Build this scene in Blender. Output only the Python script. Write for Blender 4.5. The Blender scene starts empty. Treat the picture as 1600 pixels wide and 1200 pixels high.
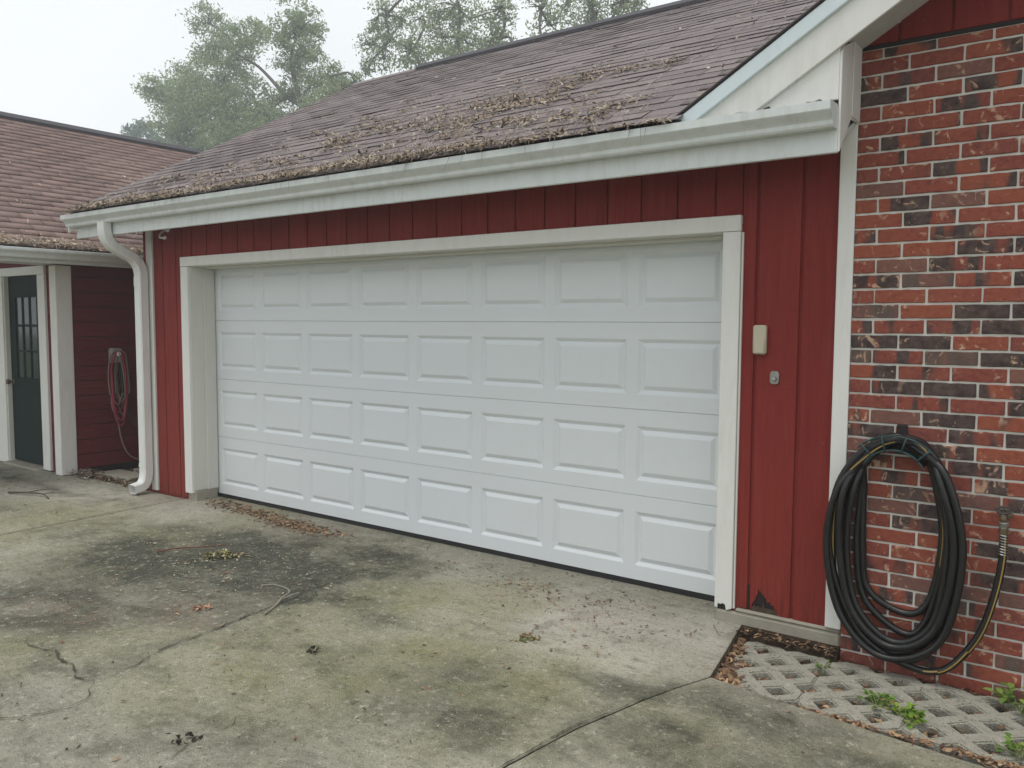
import bpy, bmesh, math, random
import numpy as np
from mathutils import Vector, Matrix

rng = random.Random(7)
npr = np.random.default_rng(11)
SC = bpy.context.scene
COL = SC.collection
V = Vector

# ------------------------------------------------------------------ camera
cam_d = bpy.data.cameras.new('camera')
cam = bpy.data.objects.new('camera', cam_d); COL.objects.link(cam)
cam_d.sensor_fit = 'HORIZONTAL'; cam_d.sensor_width = 36.0
cam_d.lens = 36.0 * 1283.74 / 1600.0
cam_d.clip_start = 0.05; cam_d.clip_end = 2000
yaw, pitch, roll = -0.630014, -0.0735019, 0.0050023
f = V((math.sin(yaw)*math.cos(pitch), math.cos(yaw)*math.cos(pitch), math.sin(pitch)))
r = V((math.cos(yaw), -math.sin(yaw), 0)); u = r.cross(f)
r2 = r*math.cos(roll) + u*math.sin(roll); u2 = u*math.cos(roll) - r*math.sin(roll)
CAM = V((6.64614, -4.50979, 1.58834))
cam.matrix_world = Matrix(((r2.x, u2.x, -f.x, CAM.x), (r2.y, u2.y, -f.y, CAM.y), (r2.z, u2.z, -f.z, CAM.z), (0, 0, 0, 1)))
SC.camera = cam

# ------------------------------------------------------------------ sky, sun, exposure
SUN_EL, SUN_ROT = math.radians(77), math.radians(200)     # sun veiled by cloud, behind and left of the camera
world = bpy.data.worlds.new('World'); SC.world = world; world.use_nodes = True
wn = world.node_tree; wn.nodes.clear()
wo = wn.nodes.new('ShaderNodeOutputWorld'); bg = wn.nodes.new('ShaderNodeBackground')
sky = wn.nodes.new('ShaderNodeTexSky'); sky.sky_type = 'NISHITA'; sky.sun_disc = False
sky.sun_elevation = SUN_EL; sky.sun_rotation = SUN_ROT; sky.dust_density = 3.0
tc = wn.nodes.new('ShaderNodeTexCoord'); cn = wn.nodes.new('ShaderNodeTexNoise')
cn.inputs['Scale'].default_value = 1.7; cn.inputs['Detail'].default_value = 4; cn.inputs['Roughness'].default_value = .45
cr = wn.nodes.new('ShaderNodeValToRGB')
cr.color_ramp.elements[0].position = .3; cr.color_ramp.elements[0].color = (.71, .755, .785, 1)
cr.color_ramp.elements[1].position = .72; cr.color_ramp.elements[1].color = (.92, .925, .915, 1)
sc_ = wn.nodes.new('ShaderNodeVectorMath'); sc_.operation = 'SCALE'; sc_.inputs['Scale'].default_value = 10.0
mx = wn.nodes.new('ShaderNodeMix'); mx.data_type = 'RGBA'; mx.inputs[0].default_value = .93
wn.links.new(tc.outputs['Generated'], cn.inputs['Vector']); wn.links.new(cn.outputs['Fac'], cr.inputs['Fac'])
wn.links.new(cr.outputs['Color'], sc_.inputs[0])
wn.links.new(sky.outputs[0], mx.inputs[6]); wn.links.new(sc_.outputs[0], mx.inputs[7])
wn.links.new(mx.outputs[2], bg.inputs['Color']); bg.inputs['Strength'].default_value = .1
wn.links.new(bg.outputs[0], wo.inputs['Surface'])
sun_d = bpy.data.lights.new('sun', 'SUN'); sun_d.energy = 1.5; sun_d.angle = math.radians(36); sun_d.color = (1, .965, .90)
sun = bpy.data.objects.new('sun', sun_d); COL.objects.link(sun)
# sun stands in front of the garage wall (over -Y), a little to the left
sd = V((-.25*math.cos(SUN_EL), -math.cos(SUN_EL)*.97, math.sin(SUN_EL)))
sun.rotation_euler = (-sd).to_track_quat('-Z', 'Y').to_euler()
SC.view_settings.view_transform = 'Standard'; SC.view_settings.look = 'None'
SC.view_settings.gamma = 1; SC.view_settings.use_curve_mapping = False
SC.view_settings.exposure = 0.36
SC.cycles.max_bounces = 6; SC.cycles.diffuse_bounces = 4
SC.cycles.volume_bounces = 3; SC.cycles.use_denoising = True

# ------------------------------------------------------------------ material helpers
class NT:
    def __init__(s, name):
        s.m = bpy.data.materials.new(name); s.m.use_nodes = True
        s.t = s.m.node_tree; s.b = s.t.nodes['Principled BSDF']; s._c = {}
    def n(s, typ, **kw):
        k = s.t.nodes.new(typ)
        for a, b in kw.items(): setattr(k, a, b)
        return k
    def put(s, sock, v):
        if isinstance(v, bpy.types.NodeSocket): s.t.links.new(v, sock)
        elif isinstance(v, (tuple, list)) and len(v) == 3 and sock.type == 'RGBA': sock.default_value = (*v, 1)
        else: sock.default_value = v
    def coord(s, kind='Object'):
        if kind not in s._c: s._c[kind] = s.n('ShaderNodeTexCoord').outputs[kind]
        return s._c[kind]
    def mapped(s, scale=(1, 1, 1), off=(0, 0, 0), src=None):
        k = s.n('ShaderNodeMapping'); s.put(k.inputs[0], src or s.coord()); s.put(k.inputs['Scale'], scale); s.put(k.inputs['Location'], off)
        return k.outputs[0]
    def noise(s, scale, detail=4, rough=.55, vec=None, dist=0.0, out='Fac'):
        k = s.n('ShaderNodeTexNoise'); s.put(k.inputs['Vector'], vec or s.coord())
        s.put(k.inputs['Scale'], scale); s.put(k.inputs['Detail'], detail); s.put(k.inputs['Roughness'], rough); s.put(k.inputs['Distortion'], dist)
        return k.outputs[out]
    def voro(s, scale, vec=None, out='Distance', feature='F1'):
        k = s.n('ShaderNodeTexVoronoi'); k.feature = feature; s.put(k.inputs['Vector'], vec or s.coord()); s.put(k.inputs['Scale'], scale)
        return k.outputs[out]
    def ramp(s, fac, *stops):
        k = s.n('ShaderNodeValToRGB'); e = k.color_ramp.elements
        while len(e) < len(stops): e.new(.5)
        for q, (p, c) in zip(e, stops):
            q.position = p; q.color = (*c, 1) if isinstance(c, tuple) else (c, c, c, 1)
        s.put(k.inputs[0], fac); return k.outputs[0]
    def mix(s, fac, a, b, mode='MIX'):
        k = s.n('ShaderNodeMix'); k.data_type = 'RGBA'; k.blend_type = mode
        s.put(k.inputs[0], fac); s.put(k.inputs[6], a); s.put(k.inputs[7], b); return k.outputs[2]
    def math(s, op, a, b=0.0, clamp=False):
        k = s.n('ShaderNodeMath'); k.operation = op; k.use_clamp = clamp; s.put(k.inputs[0], a); s.put(k.inputs[1], b); return k.outputs[0]
    def attr(s, name, out='Fac'):
        k = s.n('ShaderNodeAttribute'); k.attribute_name = name; return k.outputs[out]
    def bump(s, h, strength=.3, dist=.01, normal=None):
        k = s.n('ShaderNodeBump'); s.put(k.inputs['Height'], h); s.put(k.inputs['Strength'], strength); s.put(k.inputs['Distance'], dist)
        if normal: s.put(k.inputs['Normal'], normal)
        return k.outputs[0]
    def done(s, color, rough=.6, normal=None, metal=0.0, spec=.5, **kw):
        s.put(s.b.inputs['Base Color'], color); s.put(s.b.inputs['Roughness'], rough); s.put(s.b.inputs['Metallic'], metal)
        s.put(s.b.inputs['Specular IOR Level'], spec)
        if normal: s.put(s.b.inputs['Normal'], normal)
        for a, b in kw.items(): s.put(s.b.inputs[a], b)
        return s.m

M = {}
def painted(name, col, dirt, rough=.55, amount=.5, streak=(3, 3, .6), bump=.25, dscale=1.0):
    k = NT(name)
    st = k.noise(6*dscale, 5, .65, k.mapped(streak)); fine = k.noise(60, 3, .6); big = k.noise(1.3, 4, .6)
    fac = k.math('MULTIPLY', k.ramp(st, (.45, 0.), (.75, 1.)), k.ramp(big, (.35, .2), (.7, 1.)))
    c = k.mix(k.math('MULTIPLY', fac, amount), col, dirt)
    c = k.mix(k.ramp(fine, (.62, 0.), (.75, .25*amount)), c, dirt)
    h = k.math('ADD', k.math('MULTIPLY', st, .6), k.math('MULTIPLY', fine, .4))
    return k.done(c, k.ramp(big, (.3, rough-.08), (.7, rough+.1)), k.bump(h, bump, .004))
M['trim'] = painted('white_trim_paint', (.74, .735, .70), (.40, .37, .31), .55, .34, bump=.3)
M['jamb'] = painted('aged_jamb_paint', (.66, .65, .60), (.46, .44, .39), .6, .3)
M['gutter'] = painted('gutter_enamel', (.70, .735, .73), (.36, .33, .27), .4, .42, streak=(3, 3, .7), bump=.08)
M['drip'] = painted('drip_edge_enamel', (.66, .74, .77), (.45, .47, .47), .35, .3)
M['spout'] = painted('downspout_enamel', (.76, .77, .75), (.42, .41, .36), .42, .5)
M['soffit'] = painted('soffit_paint', (.60, .62, .60), (.35, .34, .3), .6, .5)
k = NT('garage_door_enamel')
gr = k.noise(9, 4, .6, k.mapped((1, 1, 14))); bg_ = k.noise(1.1, 3, .5)
c = k.mix(k.ramp(bg_, (.35, 0.), (.7, .5)), (.72, .755, .775), (.69, .72, .735))
low = k.ramp(k.noise(14, 4, .6), (.6, 0.), (.85, .35))
st = k.ramp(k.noise(7, 5, .7, k.mapped((5, 5, .35))), (.58, 0.), (.82, .22)); sp_ = k.ramp(k.noise(120, 3, .6), (.66, 0.), (.72, .5))
c = k.mix(k.math('MULTIPLY', low, .35), c, (.52, .52, .48)); c = k.mix(st, c, (.56, .57, .545)); c = k.mix(k.math('MULTIPLY', sp_, low), c, (.30, .27, .21))
M['door'] = k.done(c, k.ramp(bg_, (.3, .34), (.7, .5)), k.bump(gr, .25, .003))

def sided(name, a, b, axis_scale, chip=.5, nails=False):
    k = NT(name)
    off = k.n('ShaderNodeObjectInfo').outputs['Random']
    cx = k.n('ShaderNodeCombineXYZ'); k.put(cx.inputs[2], k.math('MULTIPLY', off, 40.)); k.put(cx.inputs[0], k.math('MULTIPLY', off, 17.))
    va = k.n('ShaderNodeVectorMath'); va.operation = 'ADD'; k.put(va.inputs[0], k.coord()); k.put(va.inputs[1], cx.outputs[0])
    vec = k.mapped(axis_scale, src=va.outputs[0])
    g = k.noise(5, 6, .65, vec); fine = k.noise(30, 4, .7, vec); big = k.noise(.9, 3, .6)
    c = k.mix(k.ramp(big, (.3, 0.), (.7, 1.)), a, b)
    c = k.mix(k.ramp(g, (.50, 0.), (.78, .55)), c, tuple(x*.5 for x in a))
    c = k.mix(k.ramp(g, (.24, .5), (.42, 0.)), c, (a[0]*1.15, a[1]*1.9, a[2]*1.7))
    c = k.mix(k.ramp(fine, (.55, 0.), (.72, .5)), c, tuple(x*.55 for x in b))
    c = k.mix(k.math('MULTIPLY', off, .3), c, tuple(x*.62 for x in b))
    c = k.mix(k.ramp(k.noise(24, 5, .7, va.outputs[0]), (.67, 0.), (.71, chip)), c, (.20, .11, .085))
    if nails:                                          # rain splash and rot creeping up from the foot of the boards
        sx = k.n('ShaderNodeSeparateXYZ'); k.put(sx.inputs[0], k.coord())
        foot = k.math('MULTIPLY', k.ramp(sx.outputs[2], (.04, 1.), (.16, .6), (.55, 0.)), k.ramp(k.noise(9, 6, .7, k.mapped((7, 7, .5), src=va.outputs[0])), (.44, 0.), (.66, 1.)))
        c = k.mix(k.math('MULTIPLY', foot, .8), c, (.055, .018, .015))
        c = k.mix(k.math('MULTIPLY', k.ramp(sx.outputs[2], (.3, .35), (1.3, 0.)), k.ramp(big, (.4, .3), (.6, 1.))), c, (.30, .062, .032))
    h = k.math('ADD', k.math('MULTIPLY', g, .5), k.math('MULTIPLY', fine, .7))
    return k.done(c, k.ramp(g, (.3, .55), (.7, .75)), k.bump(h, .8, .006), spec=.22)
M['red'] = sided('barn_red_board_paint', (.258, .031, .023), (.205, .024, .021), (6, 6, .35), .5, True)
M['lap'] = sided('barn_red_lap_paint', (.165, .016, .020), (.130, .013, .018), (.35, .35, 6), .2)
M['dark'] = NT('dark_parts_and_shade').done((.02, .015, .014), .9)  # near-black, for dark parts and for plates that stand in for shade
M['sheath'] = sided('bare_rotten_wood', (.11, .075, .05), (.05, .035, .03), (6, 6, .4), .0)
k = NT('green_door_paint'); M['green'] = k.done(k.mix(k.noise(4, 3), (.005, .017, .015), (.008, .022, .019)), .55, k.bump(k.noise(30, 3), .1, .003), spec=.08)
k = NT('window_glass'); M['glass'] = k.done(k.mix(k.noise(2.2, 3), (.012, .022, .022), (.05, .07, .065)), .1, spec=.4)
# brick: every brick its own tint, flashes of dark, cream smears
k = NT('fired_brick')
rnd = k.n('ShaderNodeObjectInfo').outputs['Random']
wn_ = k.n('ShaderNodeTexWhiteNoise'); wn_.noise_dimensions = '1D'; k.put(wn_.inputs['W'], k.math('MULTIPLY', rnd, 91.7)); r2_ = wn_.outputs['Value']
cx = k.n('ShaderNodeCombineXYZ'); k.put(cx.inputs[0], k.math('MULTIPLY', rnd, 57.)); k.put(cx.inputs[1], k.math('MULTIPLY', r2_, 33.))
va = k.n('ShaderNodeVectorMath'); va.operation = 'ADD'; k.put(va.inputs[0], k.coord()); k.put(va.inputs[1], cx.outputs[0]); vec = va.outputs[0]
base = k.ramp(rnd, (0., (.24, .052, .034)), (.3, (.28, .070, .038)), (.55, (.19, .042, .034)), (.8, (.25, .056, .036)), (1., (.165, .046, .040)))
mott = k.noise(38, 5, .65, vec)
base = k.mix(k.ramp(mott, (.4, 0.), (.72, .6)), base, (.31, .105, .060))
base = k.mix(k.ramp(mott, (.28, .75), (.45, 0.)), base, (.13, .040, .036))
mp = k.mapped((1, .6, .2), src=vec)
flash = k.math('ADD', k.noise(8.5, 2, .5, mp), k.math('MULTIPLY', k.math('SUBTRACT', r2_, .5), .36))
sl = k.n('ShaderNodeSeparateXYZ'); k.put(sl.inputs[0], k.n('ShaderNodeObjectInfo').outputs['Location'])
flash = k.math('ADD', flash, k.ramp(k.math('MULTIPLY', sl.outputs[2], .4), (.34, 0.), (.48, .085), (.66, .085), (.78, 0.)))
base = k.mix(k.ramp(flash, (.575, 0.), (.64, .93)), base, k.mix(k.ramp(k.noise(26, 4, .6, vec), (.35, 0.), (.65, 1.)), (.022, .020, .022), (.095, .072, .064)))
brown = k.math('GREATER_THAN', k.math('FRACT', k.math('MULTIPLY', rnd, 13.7)), .90)
base = k.mix(k.math('MULTIPLY', brown, .6), base, k.mix(mott, (.10, .065, .055), (.19, .13, .105)))
tan = k.math('MULTIPLY', k.ramp(k.noise(12.5, 4, .62, vec, 1.8), (.58, 0.), (.65, .8)), k.ramp(k.noise(5.5, 2, .5, vec), (.40, 0.), (.52, 1.)))
base = k.mix(tan, base, k.mix(k.noise(40, 3, .6, vec), (.46, .23, .13), (.68, .50, .36)))
M['brick'] = k.done(base, .78, k.bump(k.math('ADD', k.noise(55, 5, .7, vec), k.math('MULTIPLY', k.noise(160, 2, .6, vec), .5)), .55, .006), spec=.35)
k = NT('mortar'); M['mortar'] = k.done(k.mix(k.noise(14, 5, .6), (.58, .565, .51), (.75, .73, .675)), .9, k.bump(k.noise(140, 4, .7), .5, .006), spec=.2)
k = NT('foundation_concrete'); M['stem'] = k.done(k.mix(k.noise(9, 5, .65), (.42, .39, .32), (.24, .22, .18)), .9, k.bump(k.noise(70, 5, .7), .5, .008), spec=.2)

def concrete(name, attrs):
    k = NT(name)
    n1 = k.noise(2.6, 6, .62); n2 = k.noise(15, 6, .72); sp = k.voro(120); n3 = k.noise(260, 3, .65); n4 = k.noise(60, 5, .75, k.mapped(off=(3, 1, 5))); n5 = k.noise(31, 6, .78); n6 = k.noise(5, 6, .7, k.mapped((1, 2.6, 1), (2, 7, 1)))
    c = k.mix(k.ramp(n1, (.3, 0.), (.7, 1.)), (.288, .272, .214), (.388, .370, .306))
    if attrs:
        jj = k.math('ADD', k.math('MULTIPLY', k.math('SUBTRACT', n2, .5), 1.5), k.math('MULTIPLY', k.math('SUBTRACT', n5, .5), 1.6))
        def w(a, amp): 
            at = k.attr(a); return k.math('MULTIPLY', k.math('ADD', at, k.math('MULTIPLY', jj, k.math('MULTIPLY', at, k.math('SUBTRACT', 1.5, at)))), amp, True)
        c = k.mix(w('pale', .9), c, (.56, .53, .455))
        c = k.mix(w('algae', .85), c, (.235, .228, .110))
        c = k.mix(w('mould', 1.2), c, (.058, .060, .045))
        c = k.mix(k.math('MULTIPLY', k.attr('rust'), k.ramp(n2, (.4, 0.), (.6, .6))), c, (.30, .20, .14))
    else:
        c = k.mix(.5, c, (.43, .42, .365)); c = k.mix(k.ramp(n2, (.55, 0.), (.78, .4)), c, (.17, .17, .13))
    c = k.mix(k.ramp(n6, (.52, 0.), (.70, .55)), c, (.105, .105, .078))
    c = k.mix(k.ramp(n5, (.54, 0.), (.66, .6)), c, (.11, .106, .076))
    c = k.mix(k.ramp(n4, (.57, 0.), (.65, .75)), c, (.07, .066, .05))
    c = k.mix(k.ramp(k.noise(22, 6, .78, k.mapped(off=(7, 3, 1))), (.56, 0.), (.68, .55)), c, (.62, .59, .49))
    c = k.mix(k.math('MULTIPLY', k.ramp(sp, (.10, .9), (.26, 0.)), k.ramp(k.noise(45, 2, .5, k.mapped(off=(9, 9, 2))), (.45, 0.), (.6, 1.))), c, (.72, .68, .57))
    c = k.mix(k.ramp(n3, (.55, 0.), (.68, .6)), c, (.085, .08, .06))
    h = k.math('ADD', k.math('MULTIPLY', n3, .8), k.math('ADD', k.math('MULTIPLY', sp, .9), n4))
    return k.done(c, .88, k.bump(h, .8, .007), spec=.22)
M['concrete'] = concrete('driveway_concrete', True)
M['paver'] = concrete('paver_concrete', False)
k = NT('dark_soil'); M['soil'] = k.done(k.mix(k.noise(20, 6, .7), (.030, .022, .016), (.085, .06, .042)), .95, k.bump(k.noise(60, 5, .75), 1., .02), spec=.1)
k = NT('far_ground'); M['ground'] = k.done(k.mix(k.noise(1.2, 6, .7), (.05, .075, .025), (.11, .10, .06)), .95, spec=.1)
k = NT('crack_dirt'); M['crack'] = k.done(k.mix(k.noise(22, 4), (.030, .030, .023), (.10, .097, .072)), .95, spec=.1)

def shingle_mat(name, a, b, d, per_object):
    k = NT(name)
    rr = k.n('ShaderNodeObjectInfo').outputs['Random'] if per_object else k.attr('tint')
    g = k.noise(170, 3, .7); m = k.noise(2.2, 5, .65); w = k.noise(.55, 4, .6)
    c = k.mix(rr, a, b)
    c = k.mix(k.ramp(g, (.42, .45), (.62, 0.)), c, d)
    c = k.mix(k.ramp(g, (.62, 0.), (.74, .4)), c, tuple(x*2.0 for x in b))
    c = k.mix(k.ramp(m, (.5, 0.), (.72, .45)), c, d)
    c = k.mix(k.ramp(w, (.45, 0.), (.7, .45)), c, tuple(x*1.3 for x in b))
    c = k.mix(k.ramp(k.noise(4, 6, .7, k.mapped((1, .25, .25))), (.55, 0.), (.72, .5)), c, d)
    return k.done(c, .85, k.bump(g, .6, .004), spec=.3)
M['shingle'] = shingle_mat('worn_shingle', (.165, .136, .136), (.235, .198, .194), (.090, .076, .079), True)
M['shingles'] = shingle_mat('worn_shingle_field', (.165, .136, .136), (.235, .198, .194), (.090, .076, .079), False)
M['redshingles'] = shingle_mat('reddish_shingle_field', (.180, .120, .106), (.245, .165, .145), (.11, .08, .075), False)
k = NT('ridge_vent'); M['ridge'] = k.done(k.mix(k.noise(30, 3), (.035, .034, .042), (.06, .055, .062)), .8)
k = NT('hose_rubber'); M['hose'] = k.done(k.mix(k.noise(9, 4), (.004, .004, .004), (.010, .0098, .0095)), k.ramp(k.noise(14, 4), (.35, .30), (.7, .46)), k.bump(k.noise(60, 3), .1, .002))
M['stripe'] = NT('hose_stripe').done((.34, .22, .05), .45)
M['hanger'] = NT('hanger_enamel').done((.010, .040, .042), .35)
k = NT('galvanised'); M['galv'] = k.done(k.mix(k.noise(30, 4), (.22, .22, .20), (.40, .39, .36)), .45, metal=.7)
k = NT('old_brass'); M['brass'] = k.done(k.mix(k.noise(60, 4), (.10, .08, .05), (.26, .20, .14)), .45, metal=.6)
M['steel'] = NT('spring_steel').done((.45, .45, .44), .3, metal=.9)
k = NT('beige_plastic'); M['beige'] = k.done(k.mix(k.noise(20, 4), (.47, .42, .31), (.53, .48, .37)), .45)
M['greyplastic'] = NT('grey_box_plastic').done((.30, .285, .28), .5)
M['white'] = NT('white_knob').done((.8, .8, .78), .35)
M['rubber'] = NT('black_seal').done((.012, .012, .012), .7)
M['cordred'] = NT('red_cord').done((.34, .03, .06), .5)
M['cordtan'] = NT('tan_cord').done((.25, .18, .13), .55)
M['corddark'] = NT('dark_cord').done((.04, .03, .03), .55)
k = NT('bark'); M['bark'] = k.done(k.mix(k.noise(8, 5, .7, k.mapped((2, 2, .5))), (.045, .036, .028), (.14, .12, .10)), .9, k.bump(k.noise(20, 5), .8, .03))
def coloured(name, rough=.8, trans=0.0):
    k = NT(name); c = k.attr('Col', 'Color')
    if trans:
        k.put(k.b.inputs['Base Color'], c); k.b.inputs['Roughness'].default_value = rough; k.b.inputs['Specular IOR Level'].default_value = .25
        tr = k.n('ShaderNodeBsdfTranslucent'); k.put(tr.inputs[0], c); ms = k.n('ShaderNodeMixShader'); ms.inputs[0].default_value = trans
        k.t.links.new(k.b.outputs[0], ms.inputs[1]); k.t.links.new(tr.outputs[0], ms.inputs[2])
        k.t.links.new(ms.outputs[0], k.t.nodes['Material Output'].inputs['Surface']); return k.m
    return k.done(c, rough, spec=.2)
M['litter'] = coloured('dry_litter', .85)
M['leaf'] = coloured('tree_leaves', .6, .5)
M['weed'] = coloured('weed_leaves', .5, .3)

# ------------------------------------------------------------------ object helpers
def link(o, parent=None):
    COL.objects.link(o)
    if parent is not None:
        o.parent = parent; o.matrix_parent_inverse = Matrix.Translation(parent['_w']).inverted()
    return o
def tag(o, label=None, cat=None, group=None, kind=None):
    if label: o['label'] = label
    if cat: o['category'] = cat
    if group: o['group'] = group
    if kind: o['kind'] = kind
    return o
def thing(name, loc, label, cat, group=None):
    o = bpy.data.objects.new(name, None); o.location = loc; o['_w'] = list(loc); o.empty_display_size = .1
    COL.objects.link(o); return tag(o, label, cat, group)

class MB:
    def __init__(s): s.v = []; s.f = []; s.mi = []; s.col = []
    def add(s, vs, fs, mi=0, col=None):
        b = len(s.v); s.v += [tuple(p) for p in vs]
        for q in fs: s.f.append(tuple(b+i for i in q)); s.mi.append(mi)
        if col is not None: s.col += [col]*len(vs)
        return s
    def box(s, x0, x1, y0, y1, z0, z1, mi=0):
        vs = [(x, y, z) for z in (z0, z1) for y in (y0, y1) for x in (x0, x1)]
        return s.add(vs, [(0, 2, 3, 1), (4, 5, 7, 6), (0, 1, 5, 4), (2, 6, 7, 3), (0, 4, 6, 2), (1, 3, 7, 5)], mi)
    def prism(s, poly, axis, a, b, mi=0):
        """poly: 2D points, extruded along axis from a to b. axis x: (y,z); y: (x,z); z: (x,y)."""
        g = {'x': lambda p, t: (t, p[0], p[1]), 'y': lambda p, t: (p[0], t, p[1]), 'z': lambda p, t: (p[0], p[1], t)}[axis]
        n = len(poly); vs = [g(p, a) for p in poly] + [g(p, b) for p in poly]
        fs = [tuple(range(n)), tuple(range(2*n-1, n-1, -1))] + [(i, i+n, (i+1) % n+n, (i+1) % n) for i in range(n)]
        return s.add(vs, fs, mi)
    def tube(s, pts, rad, seg=8, mi=0, cap=True, stripe=None, closed=False):
        P = [V(p) for p in pts]; n = len(P); R = rad if isinstance(rad, (list, tuple)) else [rad]*n
        t0 = (P[1]-P[0]).normalized(); up = V((0, 0, 1)) if abs(t0.z) < .9 else V((0, 1, 0)); nrm = (up - t0*up.dot(t0)).normalized()
        rings = []; vs = []
        for i in range(n):
            t = (P[min(i+1, n-1)]-P[max(i-1, 0)]).normalized(); nrm = (nrm - t*nrm.dot(t)).normalized(); bn = t.cross(nrm)
            for j in range(seg):
                a = 2*math.pi*j/seg; vs.append(P[i] + (nrm*math.cos(a)+bn*math.sin(a))*R[i])
        if stripe:                                      # the printed stripe shows on the side that looks along stripe[2]
            pick = []
            for i in range(n):
                rg = vs[i*seg:(i+1)*seg]; q = [((rg[j]+rg[(j+1) % seg])*.5-P[i]).dot(V(stripe[2])) for j in range(seg)]; pick.append(q.index(max(q)))
        b = len(s.v); s.v += [tuple(p) for p in vs]
        for i in range(n-1):
            for j in range(seg):
                s.f.append((b+i*seg+j, b+i*seg+(j+1) % seg, b+(i+1)*seg+(j+1) % seg, b+(i+1)*seg+j))
                s.mi.append(stripe[1] if stripe and stripe[0](i, n) and j == pick[i] else mi)
        if cap:
            s.f.append(tuple(b+j for j in reversed(range(seg)))); s.mi.append(mi)
            s.f.append(tuple(b+(n-1)*seg+j for j in range(seg))); s.mi.append(mi)
        return s
    def lathe(s, org, axis, prof, seg=16, mi=0):
        """prof: (distance along axis, radius)"""
        a = V(axis).normalized(); o = V(org); e = a.orthogonal().normalized(); g = a.cross(e)
        vs = [o + a*h + (e*math.cos(2*math.pi*j/seg)+g*math.sin(2*math.pi*j/seg))*q for h, q in prof for j in range(seg)]
        fs = [(i*seg+j, i*seg+(j+1) % seg, (i+1)*seg+(j+1) % seg, (i+1)*seg+j) for i in range(len(prof)-1) for j in range(seg)]
        fs += [tuple(reversed(range(seg))), tuple((len(prof)-1)*seg+j for j in range(seg))]
        return s.add(vs, fs, mi)
    def mesh(s, name, mats, bevel=0, smooth=None):
        me = bpy.data.meshes.new(name); me.from_pydata(s.v, [], s.f)
        mats = mats if isinstance(mats, (list, tuple)) else [mats]
        for m in mats: me.materials.append(m)
        if len(mats) > 1: me.polygons.foreach_set('material_index', s.mi)
        if s.col:
            ca = me.color_attributes.new('Col', 'FLOAT_COLOR', 'POINT')
            ca.data.foreach_set('color', np.array([(*c[:3], 1.0) for c in s.col], dtype=np.float32).ravel())
        if bevel or smooth is None:
            bm = bmesh.new(); bm.from_mesh(me)
            bmesh.ops.recalc_face_normals(bm, faces=bm.faces)
            if bevel:
                es = [e for e in bm.edges if len(e.link_faces) == 2 and e.calc_face_angle(0) > .6]
                bmesh.ops.bevel(bm, geom=es, offset=bevel, segments=1, affect='EDGES', clamp_overlap=True)
            bm.to_mesh(me); bm.free()
        if smooth:
            me.shade_smooth(); me.set_sharp_from_angle(angle=math.radians(smooth))
        me.update(); return me
    def build(s, name, mats, parent=None, bevel=0, smooth=None):
        return link(bpy.data.objects.new(name, s.mesh(name, mats, bevel, smooth)), parent)
def part(o):
    """make a mesh object usable as the parent of sub-parts"""
    o['_w'] = [0, 0, 0] if o.parent is None else o['_w'] if '_w' in o else [0, 0, 0]
    return o
def sub(o, parent):
    """world-space mesh parented under a part whose origin is the world origin"""
    return o
def box_part(name, m, parent, x0, x1, y0, y1, z0, z1, bevel=.003):
    return MB().box(x0, x1, y0, y1, z0, z1).build(name, m, parent, bevel)
def np_mesh(name, verts, faces, mats, col=None, attrs=None, parent=None, smooth=False):
    me = bpy.data.meshes.new(name); verts = np.asarray(verts, np.float32); faces = np.asarray(faces, np.int32)
    nf, w = faces.shape
    me.vertices.add(len(verts)); me.vertices.foreach_set('co', verts.ravel())
    me.loops.add(nf*w); me.loops.foreach_set('vertex_index', faces.ravel())
    me.polygons.add(nf); me.polygons.foreach_set('loop_start', np.arange(nf, dtype=np.int32)*w)
    me.update(calc_edges=True); me.materials.append(mats)
    if col is not None:
        ca = me.color_attributes.new('Col', 'FLOAT_COLOR', 'POINT'); ca.data.foreach_set('color', np.hstack([col, np.ones((len(col), 1))]).astype(np.float32).ravel())
    for k_, a in (attrs or {}).items():
        at = me.attributes.new(k_, 'FLOAT', 'POINT'); at.data.foreach_set('value', a.astype(np.float32).ravel())
    if smooth: me.shade_smooth()
    me.validate(); me.update()
    return link(bpy.data.objects.new(name, me), parent)

def vnoise(x, y, seed=0):
    xi = np.floor(x).astype(np.int64); yi = np.floor(y).astype(np.int64); xf = x-xi; yf = y-yi
    def h(a, b):
        n = (a*374761393 + b*668265263 + seed*1442695041) & 0x7fffffff
        n = ((n ^ (n >> 13))*1274126177) & 0x7fffffff
        return ((n ^ (n >> 16)) & 0xffff)/65535.0
    sx = xf*xf*(3-2*xf); sy = yf*yf*(3-2*yf)
    return (h(xi, yi)*(1-sx)+h(xi+1, yi)*sx)*(1-sy)+(h(xi, yi+1)*(1-sx)+h(xi+1, yi+1)*sx)*sy
def fbm(x, y, seed=0, octv=5, g=.55):
    s = 0; a = 1; t = 0
    for i in range(octv): s = s+a*vnoise(x*2**i, y*2**i, seed+i*17); t += a; a *= g
    return s/t

def catmull(pts, n=8, closed=False):
    P = [V(p) for p in pts]; out = []
    for i in range(len(P)-1):
        p0, p1, p2, p3 = P[max(i-1, 0)], P[i], P[i+1], P[min(i+2, len(P)-1)]
        for j in range(n):
            t = j/n
            out.append(.5*((2*p1)+(p2-p0)*t+(2*p0-5*p1+4*p2-p3)*t*t+(3*p1-p0-3*p2+p3)*t**3))
    out.append(P[-1]); return out

# ------------------------------------------------------------------ ground, driveway
G = -.035; PV = -.077
np_mesh('ground', [(-110, -90, -.2), (90, -90, -.2), (90, 110, -.2), (-110, 110, -.2)], [(0, 1, 2, 3)], M['ground'])
tag(bpy.data.objects['ground'], kind='structure')

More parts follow.
